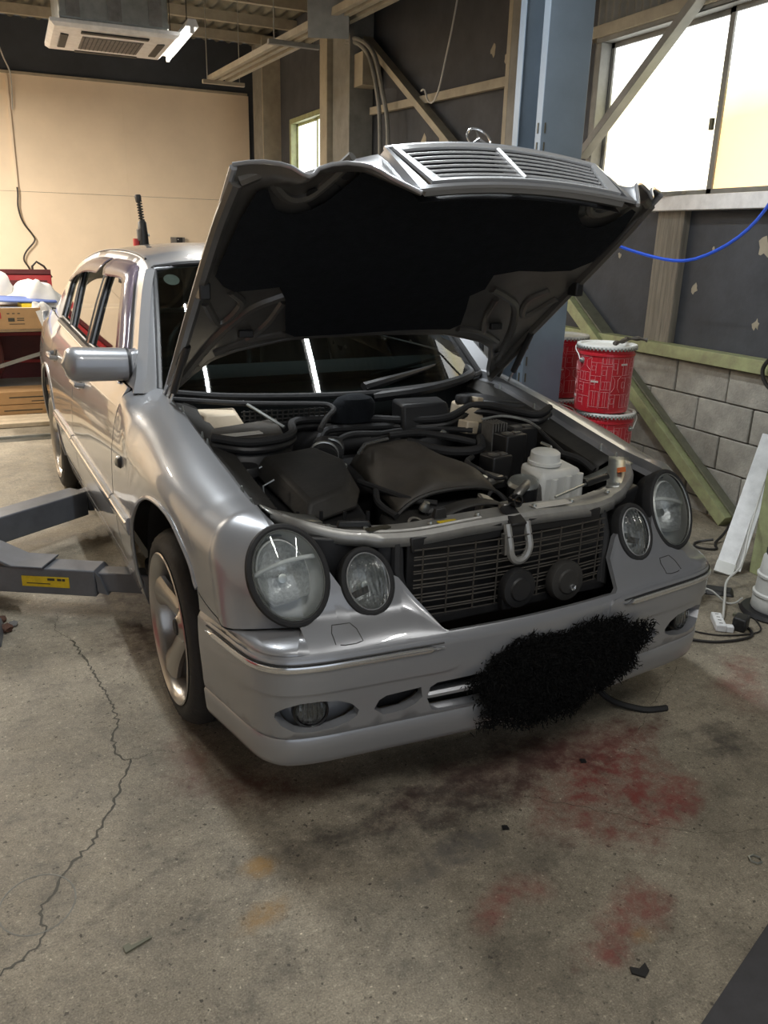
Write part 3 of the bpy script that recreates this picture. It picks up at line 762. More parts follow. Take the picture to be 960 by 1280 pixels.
# ================================================================ raised hood (part of the car)
def H(x, s, h): return (x, .557-.779*s+.626*h, .968+.626*s+.779*h)
SC = np.array([(.340, 1.319, -.226), (.364, 1.308, -.197), (.390, 1.294, -.163), (.409, 1.284, -.134), (.422, 1.277, -.117), (.440, 1.268, -.104), (.469, 1.253, -.088), (.502, 1.236, -.080), (.531, 1.222, -.082), (.543, 1.214, -.092), (.554, 1.208, -.094), (.565, 1.203, -.085), (.584, 1.193, -.056), (.607, 1.181, -.036), (.639, 1.165, -.018), (.671, 1.147, -.006), (.705, 1.130, .0)])
def crown(x): return .024-.05*x*x
def htop(x): return .020-.34*x*x
def s0(x): return float(np.interp(abs(x), [0, .32, .50, .58, .64, .68, .71], [.335, .33, .28, .235, .13, .04, .0]))
cols = [(-p[0], p[1], p[2]) for p in SC[::-1]] + [(x, 1.243, htop(x)) for x in np.linspace(-.338, .338, 25)] + [tuple(p) for p in SC]
def hcol(x, sf, hf, n, dh=0, s_in=0, s_cut=0, s_shrink=0):
    row = []; a = s0(x)+s_in; b = sf-s_cut; c = crown(x)
    for t in np.linspace(0, 1, n):
        t2 = 1-(1-t)**1.5
        s = a+(b-a)*t2; k = sstep((s-(sf-.17))/.17)**1.6
        row.append(H(x, s, c+(hf-c)*k+dh*(1-.8*sstep((s-(sf-.07))/.07)*s_shrink)))
    return row
HOOD = MB().grid([hcol(x, sf, hf, 26) for x, sf, hf in cols]).build('hood', 'paint', CAR, smooth=60)
under = MB().grid([hcol(x*.995, sf, hf, 26, -.018, .004, .006, 1) for x, sf, hf in cols])
under.build('hood_inner_frame', 'hood_in', HOOD, smooth=60)
# rolled edge all round
edge = [hcol(*c, 26, -.002)[-1] for c in cols]
for seg, nm in ((edge[:17], 'hood_edge'), (edge[-17:], 'hood_edge')):
    MB().tube(seg, .0055, 8).build(nm, 'paint', HOOD)
for c in (cols[0], cols[-1]): MB().tube(hcol(*c, 26, -.010), .010, 8).build('hood_edge', 'paint', HOOD)
MB().tube([hcol(*c, 26, -.010)[0] for c in cols], .011, 8).build('hood_edge', 'hood_in', HOOD)
# sound-deadening pad
LR = [(-.34, 1.20), (-.37, 1.15), (-.39, 1.11), (-.43, 1.035), (-.474, .997), (-.517, .985), (-.56, 1.0), (-.585, 1.035), (-.61, 1.085), (-.635, 1.075), (-.655, .98), (-.672, .80), (-.675, .735), (-.64, .685), (-.60, .655), (-.534, .66), (-.46, .668), (-.42, .60), (-.375, .45), (-.36, .40), (-.32, .375)]
LL = [(.30, .385), (.33, .42), (.30, .52), (.27, .60), (.31, .64), (.30, .72), (.39, .745), (.50, .745), (.60, .76), (.655, .82), (.655, .98), (.635, 1.075), (.61, 1.085), (.585, 1.035), (.56, 1.0), (.517, .985), (.474, .997), (.43, 1.035), (.39, 1.11), (.37, 1.15), (.34, 1.20)]
pad = LL + LR
def hin(x, s, d=0):
    sf = 1.25; c = crown(x); k = sstep((s-(sf-.17))/.17)**1.6
    return H(x, s, c-.020-d)
padm = lambda x, s: hin(x, s, .016+.004*math.sin(x*9)*math.sin(s*11))
P_ = panel('hood_liner', pad, [], padm, .045, 'liner', HOOD, flange=0)
# flip towards the engine side
me = P_.data
for p in me.polygons: p.flip()
# pressed shapes of the inner frame
def rib(pts, r, nm='hood_rib', mt='hood_in'): 
    a = MB().tube([hin(x, s, -.004) for x, s in cr(pts, 24)], r, 8); return a.build(nm, mt, HOOD)
for q in (-1, 1):
    rib([(q*.695, .10), (q*.70, .5), (q*.70, .9), (q*.69, 1.09)], .020)
    rib([(q*.68, 1.09), (q*.62, 1.12), (q*.58, 1.07), (q*.53, 1.03), (q*.48, 1.04), (q*.44, 1.10), (q*.40, 1.18)], .016)
    rib([(q*.66, .15), (q*.60, .36), (q*.52, .52), (q*.44, .58), (q*.36, .62)], .017)
    rib([(q*.67, .58), (q*.60, .46), (q*.55, .56), (q*.60, .63)], .015)
    rib([(q*.58, .28), (q*.50, .33), (q*.42, .36), (q*.35, .37)], .016)
    rib([(q*.48, .34), (q*.43, .45), (q*.41, .56)], .014)
    for x, s in ((.475, 1.06), (.40, 1.13), (.63, .20)):
        MB().lathe([(0, 0), (.016, 0), (.018, .003)], 16, hin(q*x, s, .004), Vector(H(0, 0, 0))-Vector(H(0, 0, 1))).build('hood_hole', 'black', HOOD)
    MB().lathe([(0, .0), (.045, 0), (.05, -.004)], 24, hin(q*.435, 1.045, .006), Vector(H(0, 0, 0))-Vector(H(0, 0, 1))).build('hood_hole', 'black', HOOD)
    MB().box(hin(q*.695, .66, .012), (.035, .05, .05)).build('rubber_buffer', 'black', HOOD, bevel=.006)
    MB().box(hin(q*.50, .40, .008), (.05, .022, .025)).build('cable_clip', 'black', HOOD, bevel=.004)
# ---- grille in the raised hood
def GF(x, w, d=0.):
    ht = htop(x); hb = -.184-.27*x*x
    s, h = 1.243+.077*w, ht+(hb-ht)*w
    return H(x, s-.936*d, h-.351*d)
gq = .339
fr = MB()
ow = lambda w: gq                                                       # painted surround, then chrome, then the opening
iw = lambda w: .332-.075*w
def band(name, mt, par, L0, L1, d0, d1, b0, b1):
    """closed frame between two trapezoids (x half width top/bottom, w top/bottom)"""
    def loop(L, d, n=14):
        xt, xb, wt_, wb_ = L; P = []
        P += [GF(x, wt_, d) for x in np.linspace(-xt, xt, n)[:-1]]
        P += [GF(xt+(xb-xt)*t, wt_+(wb_-wt_)*t, d) for t in np.linspace(0, 1, n)[:-1]]
        P += [GF(x, wb_, d) for x in np.linspace(xb, -xb, n)[:-1]]
        P += [GF(-(xb+(xt-xb)*t), wb_+(wt_-wb_)*t, d) for t in np.linspace(0, 1, n)[:-1]]
        return P + [P[0]]
    return MB().grid([loop(L0, d0+.008), loop(L0, d0), loop(L1, d1), loop(L1, d1+.03)]).build(name, mt, par, smooth=35)
GR = band('grille', 'paint', HOOD, (gq+.004, gq+.000, -.02, 1.01), (.337, .314, .035, .955), 0, -.002, 0, 0)
band('grille_gap', 'black', GR, (.337, .314, .035, .955), (.328, .298, .075, .915), .006, .006, 0, 0)
band('grille_chrome', 'slat', GR, (.328, .298, .075, .915), (.308, .266, .13, .845), -.006, -.003, 0, 0)
band('grille_inner_frame', 'black_gloss', GR, (.304, .260, .14, .84), (.296, .252, .165, .82), .004, .006, 0, 0)
MB().grid([[GF(x, w, .045) for w in (.05, .95)] for x in np.linspace(-.32, .32, 20)]).build('grille_back', 'black', GR)
for k in range(6):
    w = .215+.105*k; hw = .300-.042*((w-.15)/.7)
    for q in (-1, 1):
        MB().tube([GF(q*x, w, .004) for x in np.linspace(.006, hw, 12)], .0034, 8).build('grille_slat', 'slat', GR, smooth=60)
MB().grid([[GF(x, w, d) for x, d in ((-.009, .03), (-.008, -.002), (0, -.006), (.008, -.002), (.009, .03))] for w in np.linspace(.14, .84, 10)]).build('grille_divider', 'slat', GR)
# star ornament standing on the hood nose
SR = .037; sc_ = Vector(H(-.035, 1.215, .024+.06))
# when the hood is raised the ornament leans back with it
e1 = Vector((1, 0, 0)); e2 = (Vector(H(0, 0, 1))-Vector(H(0, 0, 0))).normalized()
sb = Vector(H(0, 1.20, .02)); sc_ = sb + e2*.058
st_ = MB().tube([sc_+(e1*math.cos(a)+e2*math.sin(a))*SR for a in np.linspace(0, 2*PI, 33)[:-1]], .0032, 8, closed=True)
ey = e1.cross(e2)
for k in range(3):
    a = PI/2+k*2*PI/3; tip = sc_+(e1*math.cos(a)+e2*math.sin(a))*SR; sd = (e2*math.cos(a)-e1*math.sin(a))
    st_.add([tip, sc_+sd*.006, sc_-sd*.006, sc_+ey*.005, sc_-ey*.005], [(0, 1, 3), (0, 3, 2), (0, 2, 4), (0, 4, 1), (1, 4, 2, 3)])
st_.lathe([(.016, -.002), (.014, .004), (.006, .010), (.005, .024)], 16, sb, e2)
st_.build('hood_star', 'chrome', HOOD)
# gas struts and hinges
for q in (-1, 1):
    a = Vector((q*.725, .46, .90)); b = Vector(H(q*.69, .36, -.03))
    mid = a+(b-a)*.38
    o = MB().tube([mid, b], .013, 10).build('gas_strut', 'black', HOOD)
    MB().tube([a, mid], .005, 8).build('strut_rod', 'chrome', o)
    h = MB(); h.bar((q*.715, .66, .90), H(q*.70, .02, -.03), .03, .006, (1, 0, 0)); h.bar((q*.722, .56, .88), H(q*.70, .12, -.035), .025, .006, (1, 0, 0)); h.bar(H(q*.70, 0, -.03), H(q*.70, .28, -.03), .035, .01, (1, 0, 0))
    h.build('hood_hinge', 'hood_in', HOOD, bevel=.002)
    MB().lathe([(0, .012), (.008, .012), (.008, -.012), (0, -.012)], 10, (q*.722, .56, .885), (1, 0, 0)).build('hinge_bolt', 'galv', HOOD)
MB().box((-.748, .545, .948), (.03, .03, .022)).build('hinge_reflector', 'orange', CAR, bevel=.004)

# ================================================================ engine bay
def part(mb, name, mt, par=None, **k): return mb.build(name, mt, par or CAR, **k)
# tub
tub = MB()
tub.grid([[(-.715, y, z) for z in (.30, zin(y)-.035)] for y in np.linspace(-.42, .64, 12)], flip=True)
part(tub, 'inner_wing', 'dusty'); part(tub.mirrored(), 'inner_wing', 'dusty')
for q in (-1, 1):
    part(MB().grid([[(q*x, y, zin(y)+dz) for x, dz in ((.705, -.032), (.655, -.035), (.60, -.055), (.585, -.16))] for y in np.linspace(-.30, .60, 16)]), 'wing_rail', 'dusty', solid=.004)
    for y in (-.30, -.22, .12, .18, .42):
        part(MB().lathe([(0, .022), (.003, .020), (.006, .004), (.006, 0)], 8, (q*.675, y, zin(y)-.034), (0, 0, 1)), 'wing_bolt', 'galv')
part(MB().box((0, .05, .33), (1.42, 1.2, .03)), 'bay_floor', 'black')
part(MB().box((0, 1.9, .24), (1.5, 3.4, .05)), 'underbody', 'black')
part(MB().grid([[(x, .40-.0*x, z) for z in (.30, .80)] for x in (-.72, .72)]), 'firewall', 'black', solid=.01)
part(MB().grid([[(x, y, z) for y, z in ((.40, .80), (.42, .855), (.60, .84), (.74, .93), (.80, .95))] for x in np.linspace(-.72, .72, 9)]), 'cowl_tray', 'black', solid=.006)
# rubber seal that crosses the bay in a wave
sealp = cr([(-.66, .12, .895), (-.56, .06, .885), (-.44, .09, .88), (-.36, .18, .875), (-.30, .33, .875), (-.20, .37, .87), (0, .33, .865), (.16, .24, .865), (.28, .20, .875), (.40, .24, .90), (.47, .21, .905), (.54, .12, .895), (.60, .06, .89), (.68, .09, .905)], 80)
sl_ = part(MB().tube([tuple(p) for p in sealp], .014, 8), 'bay_seal', 'rubber')
part(MB().tube([tuple(p+np.array([0, -.004, -.026])) for p in sealp], .012, 8), 'bay_seal', 'black')
part(MB().grid([[tuple(p+np.array([0, .004, -.01])), tuple(p+np.array([0, .006, -.22]))] for p in sealp]), 'bay_partition', 'black', solid=.006)
# cowl grille and second seal along the windscreen foot
part(MB().tube([tuple(p+np.array([0, -.02, -.004])) for p in wb], .013, 8), 'cowl_seal', 'rubber')
sq = cr([(-.69, .55, .945), (-.45, .43, .935), (-.22, .36, .93), (-.155, .345, .925), (-.15, .30, .915), (-.20, .25, .90), (-.24, .20, .885), (-.27, .15, .88)], 50)
part(MB().tube([tuple(p) for p in sq], .010, 8), 'cowl_seal', 'rubber')
gb = MB()
for k in range(16):
    x = -.46+.02*k; gb.bar((x, .40-.12*(x+.46), .86), (x, .395-.12*(x+.46), .915), .005, .006)
for k in range(4): gb.bar((-.47, .398, .865+.015*k), (-.14, .36, .865+.015*k), .004, .004)
part(gb, 'cowl_grille', 'dusty', smooth=0)
part(MB().tube([(-.45, .44, .94), (-.36, .26, .875)], .006, 6), 'bay_rod', 'galv')
# wipers
wpr = MB().tube([tuple(p) for p in cr([(.03, .42, .965), (.15, .44, .985), (.30, .50, 1.0), (.46, .585, 1.015), (.55, .66, 1.03)], 20)], [.022, .021, .02, .019, .018, .016, .015, .014, .013, .012, .011, .010, .009, .008, .007, .007, .006, .006, .005, .005], 8)
wp = part(wpr, 'wiper_arm', 'black')
part(MB().tube([(.10, .50, 1.0), (.32, .56, 1.02), (.56, .68, 1.035)], .007, 6), 'wiper_blade', 'rubber', wp)
part(MB().tube([tuple(p) for p in cr([(.06, .40, .93), (.25, .385, .945), (.45, .44, .96), (.60, .54, .97), (.64, .63, .98)], 24)], .020, 8), 'cowl_lip', 'black')
wmc = MB().lathe([(0, .05), (.03, .047), (.06, .034), (.075, .01), (.078, -.06)], 28); wmc.v = [(-.05+x*1.15, .345+y*.8-.25*z, .915+z*.95) for x, y, z in wmc.v]; part(wmc, 'wiper_motor_cover', 'liner')
part(MB().hexa([(.10, .22, .80), (.32, .20, .80), (.34, .34, .80), (.12, .36, .80), (.11, .25, .925), (.30, .235, .925), (.32, .34, .93), (.12, .36, .93)]), 'pollen_filter_box', 'black', bevel=.012)
# fuse box
fb = part(MB().hexa([(-.64, .10, .75), (-.37, .12, .75), (-.34, .40, .75), (-.66, .42, .75), (-.64, .13, .865), (-.385, .15, .865), (-.35, .40, .865), (-.65, .40, .865)]), 'fuse_box', 'dusty', bevel=.012)
part(MB().hexa([(-.65, .14, .866), (-.40, .14, .866), (-.335, .40, .866), (-.645, .30, .866), (-.645, .145, .884), (-.415, .15, .884), (-.345, .38, .884), (-.635, .29, .884)]), 'fuse_box_lid', 'dusty2', fb, bevel=.006)
part(MB().box((-.555, .165, .887), (.155, .035, .004), rotm(0, 0, .06)), 'paper_label', 'label', fb)
part(MB().hexa([(-.63, .34, .87), (-.475, .33, .87), (-.45, .50, .87), (-.625, .52, .87), (-.61, .37, .915), (-.50, .365, .915), (-.475, .47, .915), (-.61, .49, .915)]), 'control_box', 'cream', fb, bevel=.008)
# air filter box
ab = part(MB().hexa([(-.59, -.30, .60), (-.30, -.40, .60), (-.25, .02, .60), (-.55, .12, .60), (-.56, -.33, .715), (-.315, -.33, .715), (-.26, .02, .765), (-.545, .10, .765)]), 'air_filter_box', 'black', bevel=.015)
at = [(-.545, .09, .775), (-.285, .14, .775), (-.25, -.05, .775), (-.28, -.20, .755), (-.335, -.29, .735), (-.525, -.335, .715)]
tp = [(-.505, .06, .835), (-.31, .12, .835), (-.275, -.04, .83), (-.31, -.165, .815), (-.355, -.245, .795), (-.495, -.295, .782)]
a_ = MB(); a_.add(at+tp, [(5, 4, 3, 2, 1, 0), (6, 7, 8, 9, 10, 11)] + [(i, (i+1) % 6, 6+(i+1) % 6, 6+i) for i in range(6)])
part(a_, 'filter_lid', 'dusty', ab, bevel=.012)
for k in range(5):
    t = k/4; p = Vector((-.583, -.25, .69)).lerp(Vector((-.548, .09, .70)), t)
    part(MB().box(p+Vector((-.004, 0, 0)), (.012, .012, .14)), 'filter_rib', 'black', ab)
for k in range(4):
    t = (k+.5)/4; p = Vector((-.57, -.29, .69)).lerp(Vector((-.32, -.395, .69)), t)
    part(MB().box(p+Vector((0, -.004, 0)), (.010, .012, .14), rotm(0, 0, -.35)), 'filter_rib', 'black', ab)
for p in ((-.56, -.12, .79), (-.55, .02, .795)):
    part(MB().tube([(p[0]-.012, p[1], p[2]-.05), (p[0]-.016, p[1], p[2]), (p[0]+.02, p[1], p[2]+.016)], .003, 6), 'spring_clip', 'galv', ab)
part(MB().tube([(-.275, .10, .79), (-.25, .16, .81), (-.20, .17, .80)], .048, 16), 'intake_hose', 'rubber')
for o in (-.015, .02): part(MB().lathe([(.050, -.006), (.054, -.004), (.054, .004), (.050, .006)], 24, (-.258+o, .13+o, .80), (.3, .8, .2), closed=True), 'hose_clamp', 'galv')
part(MB().lathe([(0, .03), (.045, .03), (.048, .024), (.048, 0), (.035, -.002), (.035, -.08)], 24, (-.59, .02, .79), (0, 0, 1)), 'washer_cap', 'black')
# engine with its dirty cover
part(MB().hexa([(-.24, -.36, .45), (.22, -.36, .45), (.24, .30, .45), (-.24, .30, .45), (-.20, -.32, .72), (.18, -.32, .72), (.2, .25, .76), (-.2, .25, .76)]), 'engine_block', 'black', bevel=.02)
ec = []
for v in np.linspace(0, 1, 13):
    y = -.33+.46*v; row = []
    for u in np.linspace(-1, 1, 21):
        w = .205 - .025*v; x = -.02+u*w + .03*v
        e = 1-abs(u)**4
        z = .735+.075*e*min(1, (v+.08)*4)**.5 - .012*math.sin(u*7)*math.sin(v*6) - .02*(1-v)*(u*u) + .012*v
        row.append((x, y, z))
    ec.append(row)
cov = part(MB().grid(ec), 'engine_cover', 'dusty2', smooth=60, solid=.008)
part(MB().tube([(-.18, .03, .82), (-.13, .08, .835), (-.02, .12, .835)], .006, 6), 'cover_trim', 'chrome', cov)
part(MB().tube([tuple(np.array(p)+[0, -.002, -.004]) for p in ec[0]], .007, 6), 'cover_lip', 'dusty', cov)
part(MB().tube([tuple(p) for p in cr([(-.24, -.10, .76), (-.20, -.22, .755), (-.16, -.32, .75), (-.10, -.36, .745)], 14)], .010, 8), 'ignition_lead', 'rubber')
part(MB().hexa([(-.30, -.42, .60), (-.14, -.46, .60), (-.10, -.30, .60), (-.27, -.27, .60), (-.29, -.40, .70), (-.15, -.44, .70), (-.11, -.31, .72), (-.26, -.28, .72)]), 'thermostat_housing', 'dusty', bevel=.02)
part(MB().lathe([(.026, 0), (.03, .006), (.03, .02), (.022, .02), (.022, 0)], 20, (-.215, -.425, .70), (.1, -.5, .8), closed=True), 'pipe_mouth', 'alu')
# front of the engine: pulley bracket, belt
part(MB().hexa([(.02, -.42, .62), (.10, -.42, .62), (.10, -.37, .62), (.02, -.37, .62), (.03, -.42, .755), (.085, -.42, .745), (.085, -.37, .75), (.04, -.37, .77)]), 'pulley_bracket', 'alu', bevel=.008)
part(MB().lathe([(0, .02), (.05, .02), (.055, .012), (.05, 0), (.055, -.012), (0, -.012)], 28, (.12, -.43, .66), (0, -1, 0)), 'belt_pulley', 'alu')
part(MB().lathe([(0, .02), (.07, .02), (.075, .012), (.07, 0), (0, 0)], 28, (-.06, -.43, .60), (0, -1, 0)), 'belt_pulley', 'dusty')
part(MB().tube([tuple(p) for p in cr([(.14, -.40, .70), (.18, -.40, .755), (.24, -.36, .765), (.28, -.30, .755)], 18)], .015, 12), 'coolant_pipe', 'alu')
part(MB().hexa([(.22, -.38, .66), (.31, -.38, .66), (.31, -.28, .66), (.22, -.28, .66), (.235, -.37, .765), (.30, -.37, .765), (.30, -.29, .765), (.235, -.29, .765)]), 'alternator', 'alu', bevel=.015)
part(MB().box((.16, -.15, .745), (.14, .20, .03), rotm(0, 0, .3)), 'cam_cover', 'alu', bevel=.01)
# fan shroud
sh = MB(); sh.grid([[(-.04+.23*math.cos(a)*k, y, .60+.175*math.sin(a)*k2) for k, k2, y in ((1, 1, -.50), (1, 1, -.44), (.93, .93, -.43), (.9, .9, -.44))] for a in np.linspace(.05, PI-.05, 30)])
part(sh, 'fan_shroud', 'dusty', smooth=60, solid=.004)
part(MB().box((0, -.50, .52), (.70, .03, .38)), 'radiator', 'black')
# coolant reservoir, cap, round pump reservoir
rs = part(MB().hexa([(.30, -.36, .63), (.50, -.32, .63), (.52, -.18, .63), (.33, -.20, .63), (.295, -.37, .795), (.505, -.325, .785), (.52, -.19, .79), (.32, -.21, .80)]), 'coolant_reservoir', 'white_pl', bevel=.022)
part(MB().lathe([(0, .045), (.042, .044), (.050, .038), (.052, .012), (.058, .010), (.058, 0), (.045, -.004), (.045, -.02)], 28, (.385, -.265, .80), (0, -.05, 1)), 'reservoir_cap', 'white_pl', rs)
for x in (.36, .43, .49): part(MB().lathe([(0, .06), (.014, .058), (.016, -.04)], 12, (x, -.365+.2*(x-.3), .71), (0, 0, 1)), 'reservoir_rib', 'white_pl', rs)
part(MB().tube([(.46, -.22, .80), (.46, -.20, .835), (.45, -.16, .84)], .006, 6), 'reservoir_pipe', 'galv', rs)
pr_ = part(MB().lathe([(0, 0), (.046, 0), (.050, .01), (.050, .10), (0, .10)], 24, (.245, -.335, .655), (0, 0, 1)), 'steering_fluid_pot', 'black')
part(MB().lathe([(0, .018), (.045, .012), (.052, 0), (.05, -.008)], 28, (.245, -.335, .762), (-.12, -.15, 1)), 'pot_cap', 'galv', pr_)
# control modules
for c, d, nm in (((.30, -.10, .74), (.09, .08, .12), 'relay_block'), ((.40, -.04, .77), (.10, .08, .17), 'control_module'), ((.47, .0, .79), (.12, .08, .15), 'control_module')):
    o = part(MB().box(c, d, rotm(0, 0, .12)), nm, 'black', bevel=.006)
    for e in (-.2, .2): part(MB().box((c[0]+d[0]*e, c[1]-.01, c[2]+d[2]/2+.002), (d[0]*.32, d[1]*.35, .006), rotm(0, 0, .12)), 'module_cap', 'alu', o)
for k in range(6): part(MB().box((.345+.012*k, .025, .80), (.005, .07, .17)), 'module_fin', 'alu')
part(MB().tube([tuple(p) for p in cr([(.34, .06, .89), (.42, .04, .90), (.50, .0, .885), (.53, -.05, .86)], 16)], .005, 6), 'wire', 'galv')
part(MB().box((.335, .14, .845), (.07, .05, .05), rotm(0, .2, .3)), 'abs_block', 'cream', bevel=.006)
# brake fluid reservoir
br = part(MB().hexa([(.37, .22, .83), (.47, .22, .83), (.49, .36, .83), (.39, .37, .83), (.375, .225, .90), (.465, .225, .90), (.485, .35, .905), (.395, .36, .905)]), 'brake_fluid_reservoir', 'cream', bevel=.01)
part(MB().lathe([(0, .03), (.03, .028), (.034, .02), (.034, 0)], 20, (.415, .30, .905), (0, 0, 1)), 'fluid_cap', 'black', br)
part(MB().box((.465, .29, .915), (.04, .05, .02), rotm(0, .2, .4)), 'fluid_plug', 'cream', br, bevel=.004)
part(MB().hexa([(.48, .36, .87), (.66, .20, .87), (.69, .34, .87), (.52, .50, .87), (.48, .36, .90), (.66, .22, .90), (.69, .35, .90), (.52, .50, .91)]), 'side_cowl_cover', 'black', bevel=.008)
part(MB().hexa([(.60, .10, .86), (.66, .06, .86), (.69, .2, .86), (.62, .22, .86), (.60, .10, .872), (.66, .06, .872), (.69, .2, .875), (.62, .22, .875)]), 'side_plate', 'galv', bevel=.004)
# hoses and looms
HO = [([(.02, .18, .83), (.12, .14, .84), (.22, .06, .83), (.30, .04, .81)], .013), ([(-.02, .25, .82), (.12, .24, .83), (.24, .16, .84), (.33, .10, .84)], .010), ([(.05, .10, .82), (.16, .0, .80), (.28, -.02, .80), (.34, .06, .82)], .017),
      ([(-.22, -.18, .75), (-.26, -.28, .74), (-.24, -.36, .72)], .011), ([(-.21, .2, .80), (-.12, .24, .83), (0, .22, .83)], .012), ([(.12, -.30, .74), (.17, -.22, .77), (.18, -.10, .78), (.24, -.04, .78)], .010),
      ([(.56, -.18, .78), (.58, 0, .83), (.6, .1, .86)], .009), ([(.52, -.15, .80), (.56, -.24, .79), (.58, -.3, .76)], .012), ([(-.24, .24, .81), (-.18, .30, .84), (-.05, .30, .84), (.1, .28, .84)], .014), ([(-.6, -.06, .76), (-.62, -.2, .74), (-.6, -.3, .72)], .016),
      ([(.08, -.36, .72), (.13, -.33, .75), (.17, -.36, .71), (.2, -.42, .66)], .007), ([(-.08, -.40, .72), (-.04, -.44, .68), (.02, -.45, .62)], .009), ([(.15, -.2, .79), (.2, -.24, .76), (.22, -.28, .77)], .006)]
for P, r in HO: part(MB().tube([tuple(p) for p in cr(P, 16)], r, 8), 'hose', 'rubber')
for p in ((-.14, -.36, .745), (.13, -.13, .785), (.14, -.26, .77), (-.24, .02, .78), (.2, .1, .84)):
    part(MB().lathe([(0, .012), (.010, .010), (.012, 0), (.016, -.006), (.016, -.02)], 10, p, (.2, -.3, 1)), 'hose_fitting', 'galv')

# ---- radiator support, condenser lattice, horns, latch
sp = cr([(-.655, -.36, .80), (-.60, -.43, .785), (-.50, -.495, .762), (-.40, -.535, .757), (-.30, -.565, .760), (-.15, -.575, .768), (0, -.58, .772)], 30)
sp = np.vstack([sp, sp[-2::-1]*[-1, 1, 1]])
G = []
for i, p in enumerate(sp):
    wd = .075 if abs(p[0]) > .42 else .095
    G.append([tuple(p+np.array([0, a, b])) for a, b in ((wd*.5, -.03), (wd*.5, 0), (-wd*.38, .004), (-wd*.5, -.006), (-wd*.52, -.032))])
sup = part(MB().grid(G), 'radiator_support', 'paint_dull', smooth=40, solid=.003)
part(MB().tube([tuple(p+np.array([0, -.02, .003])) for p in sp[2:26]], .006, 6), 'support_bead', 'paint_dull', sup)
for q in (-1, 1):
    part(MB().hexa([(q*.045, -.625, .715), (q*.33, -.615, .705), (q*.33, -.60, .705), (q*.045, -.605, .715), (q*.045, -.628, .76), (q*.335, -.612, .750), (q*.335, -.585, .75), (q*.045, -.60, .76)]), 'support_cover', 'black', sup, bevel=.004)
    part(MB().grid([[(q*x, y, z) for x, z in ((.50, .752), (.56, .765), (.62, .785), (.66, .805))] for y in (-.40, -.36, -.33)]), 'support_gusset', 'galv', sup, solid=.004)
    for x, y, z in ((.43, -.53, .764), (.52, -.48, .767), (.25, -.57, .768), (.10, -.58, .776)):
        part(MB().lathe([(0, .008), (.007, .007), (.009, 0)], 10, (q*x, y, z), (0, 0, 1)), 'support_bolt', 'galv', sup)
part(MB().box((-.40, -.545, .768), (.075, .02, .004), rotm(0, .06, .2)), 'ink_stamp', 'ink', sup)
part(MB().box((-.20, -.58, .770), (.06, .02, .003), rotm(0, .03, .05)), 'yellow_label', 'yellow', sup)
part(MB().box((.16, -.582, .776), (.13, .035, .003), rotm(0, -.02, -.05)), 'paper_label', 'label', sup)
part(MB().hexa([(-.50, -.495, .765), (-.41, -.53, .765), (-.405, -.515, .765), (-.495, -.475, .765), (-.495, -.495, .785), (-.42, -.525, .785), (-.415, -.515, .785), (-.49, -.48, .785)]), 'buffer_block', 'black', sup, bevel=.004)
part(MB().hexa([(-.225, -.55, .77), (-.185, -.555, .77), (-.185, -.535, .77), (-.225, -.53, .77), (-.22, -.55, .80), (-.19, -.552, .80), (-.19, -.54, .80), (-.22, -.535, .80)]), 'buffer_block', 'black', sup, bevel=.003)
part(MB().lathe([(.016, 0), (.019, .004), (.019, .028), (.013, .028), (.013, 0)], 18, (.02, -.575, .805), (.15, -1, .1), closed=True), 'pipe_stub', 'black_gloss', sup)
part(MB().box((.015, -.565, .785), (.05, .03, .02)), 'stub_bracket', 'alu', sup, bevel=.004)
# black left-hand lamp carrier bracket with an orange stamp
part(MB().grid([[(.50+.16*t+a, -.50+.17*t+b, .765+.045*t) for a, b in ((-.028, .02), (0, 0), (.03, -.018))] for t in np.linspace(0, 1, 8)]), 'lamp_bracket', 'galv', sup, solid=.004)
part(MB().box((.585, -.425, .795), (.028, .04, .003), rotm(.1, -.25, -.75)), 'orange_stamp', 'orange', sup)
for q in (-1, 1):
    part(MB().tube([(q*.36, -.58, .74), (q*.37, -.60, .66), (q*.355, -.62, .58), (q*.33, -.65, .515)], .016, 8), 'grille_side_seal', 'rubber')
    part(MB().hexa([(q*.335, -.60, .50), (q*.40, -.575, .50), (q*.42, -.53, .50), (q*.335, -.53, .50), (q*.345, -.59, .75), (q*.41, -.565, .75), (q*.43, -.52, .75), (q*.345, -.52, .75)]), 'air_guide', 'black', bevel=.004)
    part(MB().hexa([(q*.42, -.55, .62), (q*.62, -.50, .62), (q*.62, -.40, .62), (q*.42, -.45, .62), (q*.42, -.55, .74), (q*.60, -.50, .76), (q*.60, -.40, .76), (q*.42, -.45, .74)]), 'lamp_carrier', 'black', bevel=.01)
part(MB().box((0, -.60, .62), (.68, .008, .25)), 'condenser', 'black')
lt = MB()
nz = 15
for k in range(nz):
    z = .525+.195*k/(nz-1)+.004*math.sin(k*2.3)
    lt.tube([(x, -.632-.022*(1-(x/.34)**2), z-.0*abs(x)) for x in np.linspace(-.335, .335, 9)], .0024, 5)
part(lt, 'lattice_slat', 'dusty2')['kind'] = 'stuff'
for x in (-.31, -.235, -.15, -.075, .075, .15, .235, .31):
    part(MB().tube([(x, -.634-.022*(1-(x/.34)**2), .52), (x, -.634-.022*(1-(x/.34)**2), .727)], .0026, 5), 'lattice_bar', 'dusty2')
part(MB().bar((-.335, -.645, .516), (.335, -.645, .516), .03, .02), 'lattice_sill', 'black')
